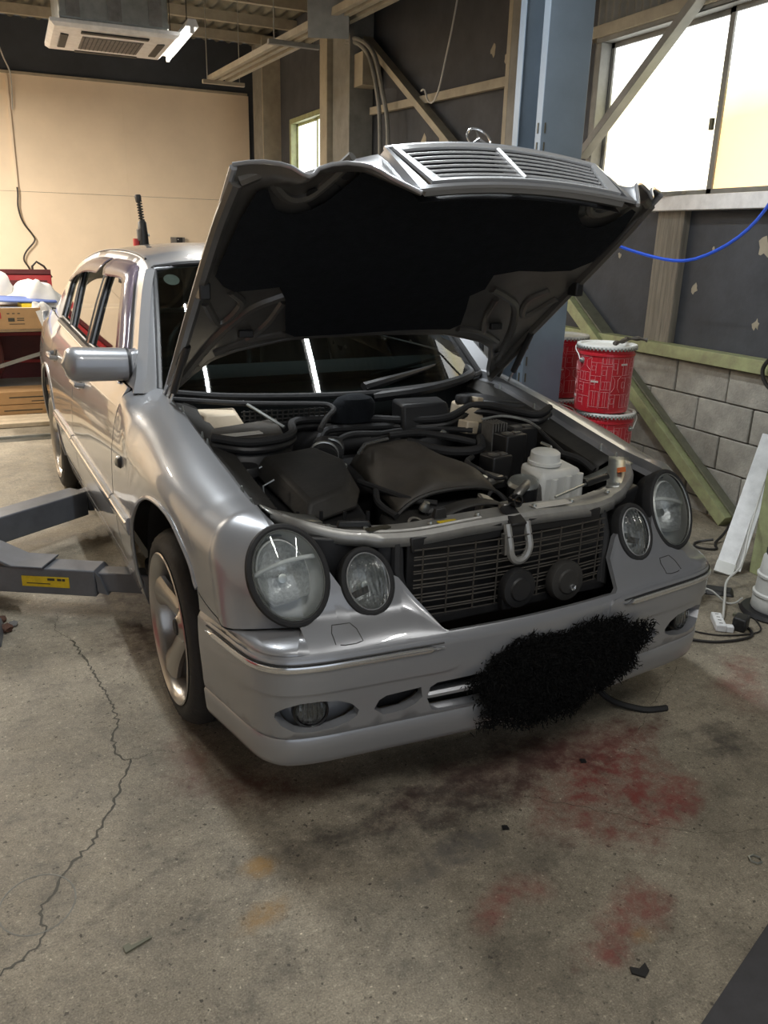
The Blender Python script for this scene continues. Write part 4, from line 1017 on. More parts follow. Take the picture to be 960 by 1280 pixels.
for x, r_, nm in ((-.017, .058, 'black_gloss'), (.157, .062, 'dusty')):
    o = part(MB().lathe([(0, .022), (r_*.55, .022), (r_*.62, .017), (r_*.93, .014), (r_, .006), (r_, -.012), (0, -.012)], 36, (x, -.680, .575 if x < 0 else .568), (0, -1, .08)), 'horn', 'dusty' if x > 0 else 'black')
    if x > 0: part(MB().lathe([(.004, .0), (.004, .004), (.009, .006), (.010, .0)], 14, (x+.012, -.703, .552), (0, -1, .08), closed=True), 'horn_bolt', 'chrome', o)
    else: part(MB().hexa([(-.066, -.685, .515), (-.025, -.685, .510), (-.025, -.66, .510), (-.066, -.66, .515), (-.07, -.685, .56), (-.04, -.685, .53), (-.04, -.66, .53), (-.07, -.66, .56)]), 'horn_mouth', 'black', o, bevel=.004)
# latch arch in the middle
la = []
for a in np.linspace(PI, 2*PI, 18): la.append((.034*math.cos(a), -.655, .692+.045*math.sin(a)))
la = [(-.034, -.632, .755)] + la + [(.034, -.632, .755)]
part(MB().tube(la, .012, 8), 'hood_latch', 'paint_dull')
part(MB().grid([[(x, -.642, z) for z in (.66, .752)] for x in (-.03, .03)]), 'latch_mouth', 'black')
part(MB().bar((-.056, -.652, .735), (-.054, -.656, .675), .018, .008, (1, 0, 0)), 'latch_tab', 'alu')
part(MB().hexa([(-.03, -.645, .75), (.03, -.645, .75), (.03, -.58, .785), (-.03, -.58, .785), (-.024, -.65, .757), (.024, -.65, .757), (.02, -.58, .793), (-.02, -.58, .793)]), 'latch_plate', 'black', bevel=.004)
# ---- cabin seen through the glass
cab = MB().grid([[(x, y, z) for y, z in ((.80, .93), (.70, .985), (.95, 1.0), (1.1, .93), (1.12, .6))] for x in np.linspace(-.70, .70, 5)])
part(cab, 'dashboard', 'dark_in', solid=.01)
for x in (-.36, .36):
    s = MB().hexa([(x-.24, 1.35, .45), (x+.24, 1.35, .45), (x+.24, 1.9, .42), (x-.24, 1.9, .42), (x-.23, 1.35, .60), (x+.23, 1.35, .60), (x+.22, 1.85, .56), (x-.22, 1.85, .56)])
    s.hexa([(x-.23, 1.80, .5), (x+.23, 1.80, .5), (x+.22, 1.95, .5), (x-.22, 1.95, .5), (x-.19, 1.98, 1.12), (x+.19, 1.98, 1.12), (x+.18, 2.07, 1.12), (x-.18, 2.07, 1.12)])
    o = part(s, 'front_seat', 'seat', bevel=.03)
    part(MB().box((x, 2.05, 1.22), (.24, .09, .16)), 'headrest', 'seat', o, bevel=.03)
part(MB().hexa([(-.62, 2.5, .45), (.62, 2.5, .45), (.62, 2.75, .45), (-.62, 2.75, .45), (-.58, 2.72, 1.08), (.58, 2.72, 1.08), (.58, 2.85, 1.08), (-.58, 2.85, 1.08)]), 'rear_seat', 'seat', bevel=.03)
part(MB().tube([(-.36+.18*math.cos(a), 1.16+.06*math.sin(a), 1.0+.17*math.sin(a)) for a in np.linspace(0, 2*PI, 25)[:-1]], .014, 8, closed=True), 'steering_wheel', 'black')
part(MB().box((0, 1.10, 1.33), (.22, .03, .06)), 'rear_view_mirror', 'black', bevel=.01)

# ================================================================ things lying on the car
def tool_at(p): 
    a = math.radians(3); x, y, z = p; return Vector((x*math.cos(a)-y*math.sin(a), x*math.sin(a)+y*math.cos(a), z))
t = thing('screwdriver', 'black-handled screwdriver lying across the silver radiator support before the white reservoir', 'screwdriver', tool_at((.36, -.52, .79)), math.radians(3))
MB().tube([(.11, .05, .004), (.12, .053, .004), (.02, .022, .004), (0, .016, .003)][::-1], [.010, .012, .012, .012], 10).build('handle', 'black', t)
MB().tube([(0, .016, .003), (-.17, -.045, -.002)], .004, 8).build('shaft', 'galv', t)
# black redaction blot over the number plate, added as a bristly shape
cv = thing('plate_blot', 'black redaction blot over the number plate, added as a shaggy bristly patch', 'cover', tool_at((.085, -.795, .358)), math.radians(3))
def fxz(a, q):
    wob = 1+.07*math.sin(3*a+1)+.05*math.sin(7*a)+.04*math.sin(13*a+2)
    x = .30*q*abs(math.cos(a))**.8*math.copysign(1, math.cos(a))*wob; z = (.12*math.sin(a) if math.sin(a) > 0 else .155*math.sin(a))*q*wob
    return x, z+.05*x
MB().grid([[(fxz(a, q)[0], -.030*(1-q**2)+.012, fxz(a, q)[1]) for a in np.linspace(0, 2*PI, 49)] for q in np.linspace(0, .93, 15)]).build('backing', 'blot_fur', cv)
v, f = [], []
for k in range(15000):
    a = rng.uniform(0, 2*PI); q = rng.uniform(0, 1)**.5*(1+abs(rng.normal())*.06)
    x, z = fxz(a, q)
    b = Vector((x, -.030*(1-min(1, q)**2)+.006, z)); d = Vector((math.cos(a)*.25*q+rng.normal(), -abs(rng.normal())*.6-.1, math.sin(a)*.25*q+rng.normal())).normalized()
    L = rng.uniform(.008, .022); sd = d.orthogonal().normalized()*rng.uniform(.0010, .0026); sd.rotate(Matrix.Rotation(rng.uniform(0, 6), 3, d))
    m_ = b+d*L*.6+Vector((rng.normal()*.003, 0, rng.normal()*.003)); e = b+d*L+Vector((rng.normal()*.006, 0, rng.normal()*.006))
    n0 = len(v); v += [b-sd, b+sd, m_+sd*.8, m_-sd*.8, e]; f += [(n0, n0+1, n0+2, n0+3), (n0+3, n0+2, n0+4)]
bm_ = MB().add(v, f).build('bristles', 'blot_fur', cv, smooth=0, fix=False); bm_['kind'] = 'stuff'

# ================================================================ ROOM
XW, YB, ZC = 2.45, 10.2, 4.1
fl_ = MB().grid([[(x, y, 0) for x in (-4.6, 2.75)] for y in (-5.5, YB+.2)], flip=True).build('floor', 'floor', smooth=0); structure(fl_)
# cracks in the slab: thin recessed-looking dark slivers with uneven edges
def crack(pts, w, name='crack'):
    P = cr([(x, y, 0) for x, y in pts], len(pts)*9); G = []
    for i, p in enumerate(P):
        t = P[min(i+1, len(P)-1)]-P[max(i-1, 0)]; n = np.array([-t[1], t[0], 0]); n /= np.linalg.norm(n)+1e-9
        j = rng.normal()*.004; ww = w*(.5+rng.uniform(0, .9)); c = p+n*j
        G.append([tuple(c-n*ww/2+[0, 0, .0006]), tuple(c+n*ww/2+[0, 0, .0006])])
    MB().grid(G).build(name, 'ink', fl_)
crack([(-1.13, .63), (-1.085, .40), (-1.06, .21), (-1.04, -.01), (-1.065, -.12), (-1.06, -.22), (-1.035, -.25), (-1.07, -.35), (-1.14, -.51), (-1.19, -.59), (-1.24, -.64), (-1.27, -.70), (-1.31, -.76), (-1.305, -.84), (-1.36, -.89), (-1.42, -.92)], .0065)
crack([(-1.04, -.24), (-1.0, -.245), (-.95, -.23), (-.90, -.26)], .002)
crack([(-1.13, .63), (-1.18, .75), (-1.16, .9)], .002)
crack([(.52, -.72), (.70, -.60), (.95, -.45)], .0016); crack([(-.02, -.86), (.15, -1.0), (.30, -1.15), (.55, -1.25)], .0013)
MB().tube([(-1.315+.085*math.cos(a), -.735+.095*math.sin(a), -.0017) for a in np.linspace(0, 2*PI, 40)[:-1]], .003, 6, closed=True).build('ring_mark', 'mortar', fl_)
crk = MB().grid([[(-4.0, 4.08, .001), (-4.0, 4.16, .001)], [(-.95, 4.12, .001), (-.95, 4.20, .001)]]).build('floor_channel', 'ink', fl_)
MB().bar((-4, 4.19, .01), (-.92, 4.23, .01), .03, .02).build('channel_edge', 'galv', fl_)

# ---- right wall
wr = structure(MB().box((XW+.10, 2.6, .43), (.10, 15.8, .86)).build('wall_right', 'mortar', smooth=0))
# upper boarding with the window openings left free
W2 = (.30, 2.30, 1.80, 2.74); W1 = (6.95, 8.52, 1.95, 2.90)
ub = MB()
def bd(y0, y1, z0, z1): ub.box((XW+.09, (y0+y1)/2, (z0+z1)/2), (.04, y1-y0, z1-z0))
bd(-5.2, W2[0], .86, ZC); bd(W2[0], W2[1], .86, W2[2]); bd(W2[0], W2[1], W2[3], ZC); bd(W2[1], W1[0], .86, ZC); bd(W1[0], W1[1], .86, W1[2]); bd(W1[0], W1[1], W1[3], ZC); bd(W1[1], 10.5, .86, ZC)
ub.build('board', 'blackwall', wr, smooth=0)
bme = MB().box((0, 0, 0), (.06, .391, .189)).build('block', 'block', wr, bevel=.006)
first = True
for r in range(5):
    for k in range(20):
        y = 5.0-.40*k+(.2 if r % 2 else 0)-.30; z = .772-.196*r
        o = bme if first else bme.copy()
        if not first: COL.objects.link(o); o.parent = wr
        first = False
        o.location = (XW+.045+rng.normal()*.002, y, z); o.rotation_euler = (0, 0, rng.normal()*.004)
        if z-.093 < 0: o.scale = (1, 1, (z+.093)/.186*.98 if z+.093 > .02 else .05); o.location.z = max(.012, (z+.093)/2)
# corrugated strip above the near window
cg = MB(); cg.grid([[(XW+.055+.012*math.sin(y*90), y, z) for z in (2.84, 3.3)] for y in np.arange(.2, 2.45, .008)])
cg.build('corrugated_sheet', 'greypost', wr)
# pale patches where paint has flaked
for y, z, s in ((3.75, 2.95, .05), (3.55, 2.86, .035), (3.30, 3.02, .05), (.85, 1.52, .06), (1.30, 1.28, .03), (.82, 1.12, .03), (4.9, 2.35, .09), (4.55, 2.40, .10), (5.2, 2.3, .06), (2.0, 1.45, .02), (1.2, 1.5, .018), (.60, 1.25, .05)):
    n = 11; P = [(XW+.068, y+s*rng.uniform(.35, 1)*math.cos(a), z+s*1.3*rng.uniform(.35, 1)*math.sin(a)) for a in np.linspace(0, 2*PI, n+1)[:-1]]
    MB().prism(P, (.004, 0, 0)).build('flaked_patch', 'beigepost', wr, smooth=0)
# green rail, timber post, diagonal brace
def tr(name, mb, mt, bevel=.003): return structure(mb.build(name, mt, smooth=30, bevel=bevel))
tr('trim_1', MB().box((XW+.0, 1.1, .915), (.09, 4.4, .075)), 'green')
tp_ = MB(); tp_.box((XW+.045, 1.52, 1.34), (.05, .22, .78))
o = tr('trim_2', tp_, 'timber')
MB().grid([[(XW+.018+(.008 if i % 2 else 0), y, z) for z in (.955, 1.72)] for i, y in enumerate(np.linspace(1.415, 1.625, 12))]).build('grooved_board', 'timber', o, smooth=0)
br_ = MB().bar((XW-.03, .70, .03), (XW-.03, 2.55, 1.28), .075, .10, (1, 0, 0)); tr('trim_3', br_, 'green')
MB().bar((XW+.012, .655, .065), (XW+.012, 2.51, 1.315), .012, .10, (1, 0, 0)).build('brace_dark_flange', 'green_dk', bpy.data.objects['trim_3'])  # flange in a darker green than the brace face
tr('trim_4', MB().box((2.05, .06, ZC/2), (.15, .17, ZC)), 'green', .004)
# upper rail, diagonal, posts further back
tr('trim_5', MB().bar((XW+.02, 2.95, 2.66), (XW+.02, 6.0, 2.76), .05, .07), 'beigepost')
tr('trim_6', MB().bar((XW-.02, 4.02, 2.20), (XW-.02, 6.05, 3.42), .06, .10, (1, 0, 0)), 'beigepost')
pst = MB(); pst.box((XW-.02, 3.17, 2.1), (.14, .16, 4.0)); tr('trim_7', pst, 'greypost')
MB().box((XW-.05, 3.275, 2.1), (.08, .05, 4.0)).build('post_flange', 'beigepost', bpy.data.objects['trim_7'], smooth=0)
# H column with the beam bracket
hc = MB(); hc.box((XW-.30, 6.42, 2.05), (.02, .56, 4.1)); 
o = tr('trim_8', MB().box((XW-.05, 6.40, 2.05), (.20, .54, 4.1)), 'greypost')
MB().box((XW-.08, 6.80, 2.05), (.26, .22, 4.1)).build('column_flange', 'beigepost', o, smooth=0)
MB().box((XW-.08, 6.06, 2.05), (.26, .025, 4.1)).build('column_flange', 'greypost', o, smooth=0)
tr('trim_9', MB().bar((1.15, 3.80, 3.05), (2.3, 6.6, 3.75), .30, .32), 'greypost')
tr('trim_10', MB().box((XW-.06, 5.96, 3.12), (.2, .26, .30)), 'beigepost')
o = tr('trim_11', MB().box((XW-.02, 9.5, 2.0), (.22, .62, 4.0)), 'greypost'); 
MB().box((XW-.05, 9.19, 2.0), (.26, .03, 4.0)).build('post_flange', 'beigepost', o, smooth=0)

# ---- windows
def window(name, y0, y1, z0, z1, panes, frame_mt):
    w = MB(); x = XW+.06; t = .055
    for a, b, c, d in ((y0-t, y1+t, z1, z1+t), (y0-t, y1+t, z0-t, z0), (y0-t, y0, z0, z1), (y1, y1+t, z0, z1)):
        w.box((x, (a+b)/2, (c+d)/2), (.14, b-a, d-c))
    o = structure(w.build(name, frame_mt, smooth=0, bevel=.004)); k = len(panes); L = (y1-y0)/k
    for i, pm in enumerate(panes):
        a, b = y0+L*i, y0+L*(i+1)
        s = MB()
        for c, d, e, f_ in ((a, b, z1-.03, z1), (a, b, z0, z0+.03), (a, a+.028, z0, z1), (b-.028, b, z0, z1)): s.box((x+.01+.02*(i % 2), (c+d)/2, (e+f_)/2), (.03, d-c, f_-e))
        sa = s.build('sash', frame_mt, o, smooth=0)
        g = MB().box((0, 0, 0), (.006, L-.05, z1-z0-.05)).build('pane', pm, sa, smooth=0); g.location = (x+.012+.02*(i % 2), (a+b)/2, (z0+z1)/2)
    return o
wn2 = window('window_1', W2[0], W2[1], W2[2], W2[3], ['pane_b', 'pane_a'], 'greypost')
MB().box((XW+.055, 1.335, 2.17), (.02, .02, .06)).build('window_catch', 'green_dk', wn2)
wn1 = window('window_2', W1[0], W1[1], W1[2], W1[3], ['pane_c', 'pane_c'], 'green')
tr('trim_12', MB().bar((XW-.06, 2.33, 2.07), (XW-.06, 1.15, 3.02), .05, .075, (1, 0, 0)), 'greypost')
tr('trim_13', MB().box((XW+.02, 1.3, 2.80), (.10, 2.3, .07)), 'beigepost')
tk = thing('cable_trunking', 'white plastic cable trunking fixed under the large window', 'cable duct', (XW, 0, 0))
MB().box((.0, .71, 1.755), (.09, 1.95, .082)).build('duct', 'white', tk, bevel=.004)
MB().box((.0, 1.69, 1.755), (.094, .012, .088)).build('end_cap', 'white_pl', tk, bevel=.002)
MB().bar((-.02, 1.40, 1.81), (-.14, 1.74, 1.815), .05, .012).build('loose_strip', 'greypost', tk)

# ---- back wall and the far left side
wbk = structure(MB().box((-1.1, YB+.08, 2.05), (7.2, .08, 4.1)).build('wall_back', 'bluewall', smooth=0))
zt = lambda x: 3.12
for x0, x1 in ((-4.6, -2.0), (-2.0, .6), (.6, 2.37)):
    for z0, z1 in ((0.02, 2.01), (2.012, 3.43)):
        MB().box(((x0+x1)/2, YB+.028+rng.uniform(-.002, .002), (z0+z1)/2), (x1-x0-.001, .02, z1-z0-.002)).build('wall_board', 'beige', wbk, smooth=0)
MB().box((-1.1, YB+.02, 3.445), (6.9, .05, .03)).build('board_cap', 'beigepost', wbk, smooth=0)
wl = structure(MB().box((-4.62, 2.4, 2.05), (.06, 16, 4.1)).build('wall_left', 'beige', smooth=0))
wf = MB(); wf.box((-3.9, -5.5, 2.05), (1.4, .06, 4.1)); wf.box((1.6, -5.5, 2.05), (2.2, .06, 4.1)); wf.box((-1.35, -5.5, 3.6), (3.7, .06, 1.0))
structure(wf.build('wall_front', 'greypost', smooth=0))
# ---- ceiling: roof deck with purlins
ce = structure(MB().grid([[(x, y, ZC+.02*math.sin(x*38)) for y in (-5.5, YB+.2)] for x in np.arange(-4.6, 2.76, .02)]).build('ceiling', 'steel_roof'))
for y in np.arange(-4.8, YB, .95): MB().box((-1, y, ZC-.09), (7.2, .06, .11)).build('purlin', 'beigepost', ce, smooth=0)
for x, y in ((.55, 5.2),):
    for dz in (0, .32): MB().bar((-.6, y, 3.55+dz), (2.2, y, 3.55+dz), .05, .05).build('truss_chord', 'beigepost', ce, smooth=0)
    for k in range(10): MB().bar((-.5+.27*k, y, 3.56), (-.365+.27*k, y, 3.86), .02, .02).build('truss_web', 'green_dk', ce, smooth=0)
    for k in range(10): MB().bar((-.365+.27*k, y, 3.86), (-.23+.27*k, y, 3.56), .02, .02).build('truss_web', 'green_dk', ce, smooth=0)

# ================================================================ LIFT
def post(name, x, y, sgn, label):
    t = thing(name, label, 'lift post', (x, y, 0))
    d, w = .25, .25
    b = MB()                                                            # C-section: back, two flanges, lips; the open side faces the car
    s = -sgn
    sec = [(s*d/2, -w/2+.05), (s*d/2, -w/2), (-s*d/2, -w/2), (-s*d/2, w/2), (s*d/2, w/2), (s*d/2, w/2-.05)]
    b.grid([[(a, c, z) for a, c in sec] for z in (0.02, 3.7)]); b.build('column', 'lift', t, smooth=0, solid=.008, bevel=.003)
    MB().box((0, 0, .01), (.29, .29, .02)).build('base_plate', 'lift', t)
    sl = MB()
    for k in range(20): sl.box((s*(d/2+.001), -w/2+.026, .42+.085*k), (.004, .010, .045))
    sl.build('latch_slots', 'ink', t, smooth=0)['kind'] = 'stuff'
    sl = MB()
    for k in range(20): sl.box((s*(d/2-.02), -w/2-.001, .42+.085*k), (.007, .004, .045))
    sl.build('latch_slots', 'ink', t, smooth=0)['kind'] = 'stuff'
    c = MB().box((0, 0, .42), (.22, .17, .75)); c.build('carriage', 'lift_arm', t, bevel=.01)
    MB().tube([(0, .03, .8), (0, .03, 3.6)], .02, 8).build('screw', 'galv', t)
    MB().box((s*.02, -.06, 2.3), (.03, .03, 2.4)).build('inner_rail', 'greypost', t)
    return t
post('lift_post', 1.325, 1.22, 1, 'tall blue-grey steel lift post standing right of the raised hood')
post('lift_post', -1.88, 1.42, -1, 'tall blue-grey steel lift post left of the car carrying the lift arms')
def arm(name, a, b, z, label, w=.115, h=.115, sticker=False, rear=False):
    a, b = Vector((*a, z)), Vector((*b, z)); L = (b-a).length; ang = math.atan2(b.y-a.y, b.x-a.x)
    t = thing(name, label, 'lift arm', a, ang)
    MB().box((L*.36, 0, 0), (L*.72, w, h)).build('outer_tube', 'lift_arm', t, bevel=.006)
    MB().prism([(L*.72, -w/2+.002, h/2-.004), (L*.72+.01, -w/2+.002, -h/2+.02), (L*.77, -w/2+.002, -h/2+.01), (L*.74, -w/2+.002, h/2-.03)], (0, w-.004, 0)).build('end_stop', 'lift_arm', t)
    MB().box((L*.80, 0, .002), (L*.40, w*.74, h*.72)).build('inner_tube', 'lift_arm', t, bevel=.006)
    MB().lathe([(0, .05), (.055, .05), (.06, .045), (.06, .0), (.045, -.01), (.045, -.08)], 24, (L*.98, 0, h*.36+.012), (0, 0, 1)).build('pad', 'rubber', t)
    return t, L
A1, L = arm('hoist_boom', (-1.60, 1.20), (-.74, .72), .145, 'grey lift arm with a yellow sticker reaching toward the front wheel')
MB().box((.50, -.0595, .0), (.20, .003, .045)).build('yellow_sticker', 'yellow', A1, smooth=0)
for k, (x, w) in enumerate(((.525, .030), (.56, .018), (.578, .012))): MB().box((x, -.0615, .012), (w, .002, .010)).build('sticker_print', 'ink', A1, smooth=0)
MB().box((.47, -.0612, -.008), (.10, .0015, .004)).build('sticker_print', 'ink', A1, smooth=0)
# folded gusset over the arm root
gp = [(-.06, .118), (.22, .118), (.36, .062), (.50, .062), (.50, .070), (.37, .070), (.235, .128), (-.06, .128)]
MB().prism([(x, -.075, z) for x, z in gp], (0, .15, 0)).build('gusset', 'lift_arm', A1, bevel=.003)
MB().box((.08, 0, .05), (.30, .14, .13)).build('arm_root', 'lift_arm', A1, bevel=.008)
MB().box((.19, -.06, .085), (.012, .012, .07)).build('gusset_leg', 'lift_arm', A1)
MB().box((.08, 0, .134), (.12, .035, .012)).build('pin_plate', 'green_dk', A1, bevel=.002)
MB().lathe([(0, .02), (.014, .02), (.018, .012), (.018, 0)], 6, (.09, 0, .138), (0, 0, 1)).build('pin_bolt', 'galv', A1)
MB().hexa([(.10, -.10, -.085), (.26, -.085, -.085), (.26, .085, -.085), (.10, .1, -.085), (.08, -.07, -.05), (.28, -.06, -.05), (.28, .06, -.05), (.08, .07, -.05)]).build('arm_foot', 'lift_arm', A1)
A2, L2 = arm('hoist_boom', (-1.66, 1.42), (-.70, 2.10), .165, 'plain grey lift arm reaching under the car toward the rear wheel', .13, .13)
MB().box((.20, 0, .07), (.26, .14, .012)).build('cover_plate', 'lift_arm', A2, bevel=.002)

# ================================================================ PAILS
def pail(x, y, z, label, tilt=0, lid=None):
    t = thing('paint_pail', label, 'pail', (x, y, z), tilt, 'red tin pails stacked by the lift post'); h, r = .335, .148
    MB().lathe([(0, .004), (.134, .004), (.136, 0), (.138, .01), (r-.006, h-.05), (r-.001, h-.046), (r-.001, h-.036), (r-.006, h-.032), (r-.003, h-.008)], 48).build('body', 'red', t)
    l = MB().lathe([(0, h-.004), (r-.018, h-.004), (r-.014, h+.004), (r+.003, h+.006), (r+.005, h), (r+.004, h-.010), (r-.001, h-.012)], 48).build('lid', 'white_pl', t)
    cr_ = MB()
    for k in range(48):
        a = 2*PI*k/48; cr_.box(((r+.004)*math.cos(a), (r+.004)*math.sin(a), h-.010), (.006, .009, .016), rotm(0, 0, a))
    cr_.build('crimp_tabs', 'galv', t, smooth=0)
    # printed line drawing of machine parts
    ln = MB()
    def cyl(a, zz): rr = .1385+(r-.006-.1385)*(zz-.01)/(h-.06)+.0008; return (rr*math.cos(a), rr*math.sin(a), zz)
    def line(P): 
        Q = []
        for (a, z0_), (b, z1_) in zip(P, P[1:]):
            for q in np.linspace(0, 1, max(2, int(abs(b-a)/.08)+2))[:-1]: Q.append(cyl(a+(b-a)*q, z0_+(z1_-z0_)*q))
        Q.append(cyl(*P[-1])); ln.tube(Q, .0007, 4, caps=False)
    R_ = random.Random(int(x*1000+z*77))
    a = -PI
    while a < PI:
        w = R_.uniform(.30, .55); zz = .03
        while zz < .26:
            hh = R_.uniform(.04, .085); k = R_.choice((0, 1, 3, 3, 2, 0)); i = .03
            if k == 0: line([(a+i, zz), (a+w-i, zz), (a+w-i, zz+hh), (a+i, zz+hh), (a+i, zz)]); line([(a+w*.4, zz), (a+w*.4, zz+hh)]); line([(a+w*.6, zz), (a+w*.6, zz+hh)])
            elif k == 1: line([(a+i, zz), (a+w*.35, zz+hh*.3), (a+w*.35, zz+hh*.8), (a+i, zz+hh)]); line([(a+w-i, zz), (a+w*.65, zz+hh*.3), (a+w*.65, zz+hh*.8), (a+w-i, zz+hh)]); line([(a, zz+hh*1.05), (a+w, zz+hh*1.05)])
            elif k == 2: line([(a+w/2+w*.4*math.cos(q), zz+hh/2+hh*.5*math.sin(q)) for q in np.linspace(0, 2*PI, 17)]); line([(a+w/2+w*.25*math.cos(q), zz+hh/2+hh*.3*math.sin(q)) for q in np.linspace(0, 2*PI, 13)])
            else: line([(a, zz+hh), (a+w, zz+hh)]); line([(a+w*.5, zz), (a+w*.5, zz+hh)]); line([(a+w*.1, zz+hh*.3), (a+w*.45, zz+hh*.3), (a+w*.45, zz+hh*.7), (a+w*.1, zz+hh*.7), (a+w*.1, zz+hh*.3)])
            zz += hh+.012
        line([(a, .02), (a, .28)]) if R_.random() < .6 else None
        a += w
    pm = ln.build('printed_drawing', 'line_white', t); pm['kind'] = 'stuff'
    pb = MB()
    for k in range(6):
        a = -2.9+k*1.05; zz = (.07, .16, .25)[k % 3]
        for j in range(5):
            c = Vector(cyl(a+.055*j, zz)); pb.box(c, (.0022, .0055, .009), rotm(0, 0, a+.055*j))
    pb.build('printed_words', 'label', t, smooth=0)
    # wire handle with ears
    for s in (-1, 1):
        a = -2.35 if s < 0 else -2.35+PI
        c = Vector(cyl(a, h-.075)); MB().lathe([(0, .014), (.010, .012), (.016, 0), (.016, -.004)], 12, c, (math.cos(a), math.sin(a), 0)).build('handle_ear', 'galv', t)
    a0 = -2.35; ux, uy = math.cos(a0), math.sin(a0)
    P = [(ux*.158*math.cos(q)-uy*.16*math.sin(q)*.98, uy*.158*math.cos(q)+ux*.16*math.sin(q)*.98, h-.072+.070*math.sin(q)**.5 if 0 < q < PI else h-.072) for q in np.linspace(0, PI, 25)]
    MB().tube(P, .0028, 6).build('wire_handle', 'white_pl', t)
    return t
pail(1.60, .93, .69, 'upper red tin pail with white lid and wire handle against the green brace', 2.29)
pail(1.63, .915, .345, 'red tin pail directly beneath the upper one of the front stack', 1.2)
pail(1.60, .93, .0, 'red tin pail at the floor under the front stack', 2.2)
pail(1.64, 1.37, .69, 'upper red tin pail half hidden behind the lift post', 2.7)
pail(1.645, 1.36, .345, 'middle red tin pail of the rear stack behind the lift post', 4.0)
pail(1.64, 1.37, 0, 'bottom red tin pail of the rear stack behind the lift post', 5.0)
# grimy rag rolled on the front pail's lid
rg_ = MB().tube([tuple(p) for p in cr([(-.06, -.10, .0), (.03, -.07, .008), (.10, .0, .006), (.16, -.02, .010), (.20, -.05, .004)], 20)], [.010+.004*math.sin(k*1.7) for k in range(20)], 8).build('rag', 'dusty2'); rg_.location = (1.62, .93, 1.043)
tag(rg_, 'grimy twisted rag lying on the lid of the upper front pail', 'rag')
# red case on a pale cabinet seen past the left gas strut
cb = thing('cabinet', 'pale green metal cabinet behind the lift post and gas strut', 'cabinet', (1.72, 2.45, 0))
MB().box((0, 0, .36), (.42, .40, .72)).build('body', 'green', cb, bevel=.006); MB().box((-.02, -.203, .36), (.36, .008, .62)).build('door', 'green', cb, bevel=.004); MB().box((.12, -.212, .42), (.015, .012, .09)).build('handle', 'galv', cb)
rc = thing('tool_case', 'red tool case standing on the pale green cabinet behind the gas strut', 'tool case', (1.70, 2.42, .72))
MB().box((0, 0, .09), (.44, .26, .18)).build('body', 'red_tool', rc, bevel=.015); MB().box((0, 0, .20), (.44, .26, .03)).build('lid', 'red_tool', rc, bevel=.01); MB().tube([(-.08, 0, .21), (-.07, 0, .25), (.07, 0, .25), (.08, 0, .21)], .008, 8).build('handle', 'black', rc)
for p in ((-.12, -.134, .17), (.12, -.134, .17)): MB().box(p, (.03, .01, .05)).build('latch', 'galv', rc)

# ================================================================ right-hand floor clutter
def cable(name, P, r, mt, label, cat='cable', n=40, group=None): return tag(MB().tube([tuple(p) for p in cr(P, n)], r, 6).build(name, mt), label, cat, group)
d = thing('duct_cover', 'long white plastic duct cover leaning against the green wall post', 'duct cover', (0, 0, 0))
MB().bar((1.83, .17, .012), (2.30, .42, .60), .085, .020, (-.6, -.6, .5)).build('cover', 'white', d, bevel=.003)
MB().bar((1.825, .167, .004), (1.862, .187, .050), .09, .024, (-.6, -.6, .5)).build('end_cap', 'white_pl', d, bevel=.003)
MB().bar((1.90, .15, .012), (2.33, .38, .60), .03, .018, (-.6, -.6, .5)).build('inner_strip', 'white', d, bevel=.003)
wd = thing('waste_drum', 'ribbed white plastic drum on a round black base by the right edge', 'drum', (1.69, -.24, 0))
MB().lathe([(0, 0), (.13, 0), (.135, .008), (.125, .022), (0, .022)], 32).build('base', 'black', wd)
MB().lathe([(.088, .022), (.093, .03), (.090, .08), (.088, .085), (.094, .09), (.094, .10), (.086, .105), (.083, .17), (.088, .175), (.088, .185), (.080, .19), (.074, .26), (.06, .275), (0, .275)], 36, (.0, 0, 0)).build('body', 'white_pl', wd)
MB().lathe([(.062, .27), (.066, .275), (.066, .295), (.045, .30), (0, .30)], 28).build('cap', 'black', wd)
ps = thing('power_strip', 'white multi-socket power strip lying on the floor with a black plug', 'power strip', (1.37, -.24, .0), .95)
MB().box((0, 0, .016), (.13, .042, .032)).build('strip', 'white', ps, bevel=.005); MB().box((-.05, -.035, .014), (.03, .03, .028)).build('plug', 'white', ps, bevel=.004)
for k in range(4): MB().box((-.045+.03*k, 0, .0325), (.004, .014, .001)).build('slot', 'ink', ps)
ad = thing('power_adapter', 'black power adapter plugged beside the white power strip', 'adapter', (1.432, -.30, 0), .5)
MB().box((0, 0, .030), (.075, .055, .058)).build('body', 'black', ad, bevel=.008); MB().box((.03, .01, .045), (.02, .062, .012)).build('green_band', 'green_dk', ad)
rb_ = thing('air_pump', 'small white ribbed air pump on the floor behind the bumper corner', 'pump', (1.47, .02, 0), .45)
MB().box((0, 0, .052), (.12, .085, .085)).build('body', 'white', rb_, bevel=.012)
for k in range(6): MB().box((0, 0, .020+.013*k), (.126, .091, .005)).build('rib', 'white', rb_)
MB().box((.02, -.045, .055), (.012, .006, .03)).build('switch', 'ink', rb_)
for x in (-.04, .04): MB().lathe([(0, 0), (.012, 0), (.012, .012), (0, .012)], 10, (x, 0, 0)).build('foot', 'black', rb_)
bx = tag(MB().hexa([(1.56, .02, .0), (1.66, -.06, .0), (1.72, .0, .0), (1.60, .09, .0), (1.575, .03, .022), (1.65, -.04, .018), (1.70, .0, .022), (1.61, .075, .025)]).build('flat_pouch', 'black', bevel=.006), 'flat black pouch on the floor between the pump and the drum', 'pouch')
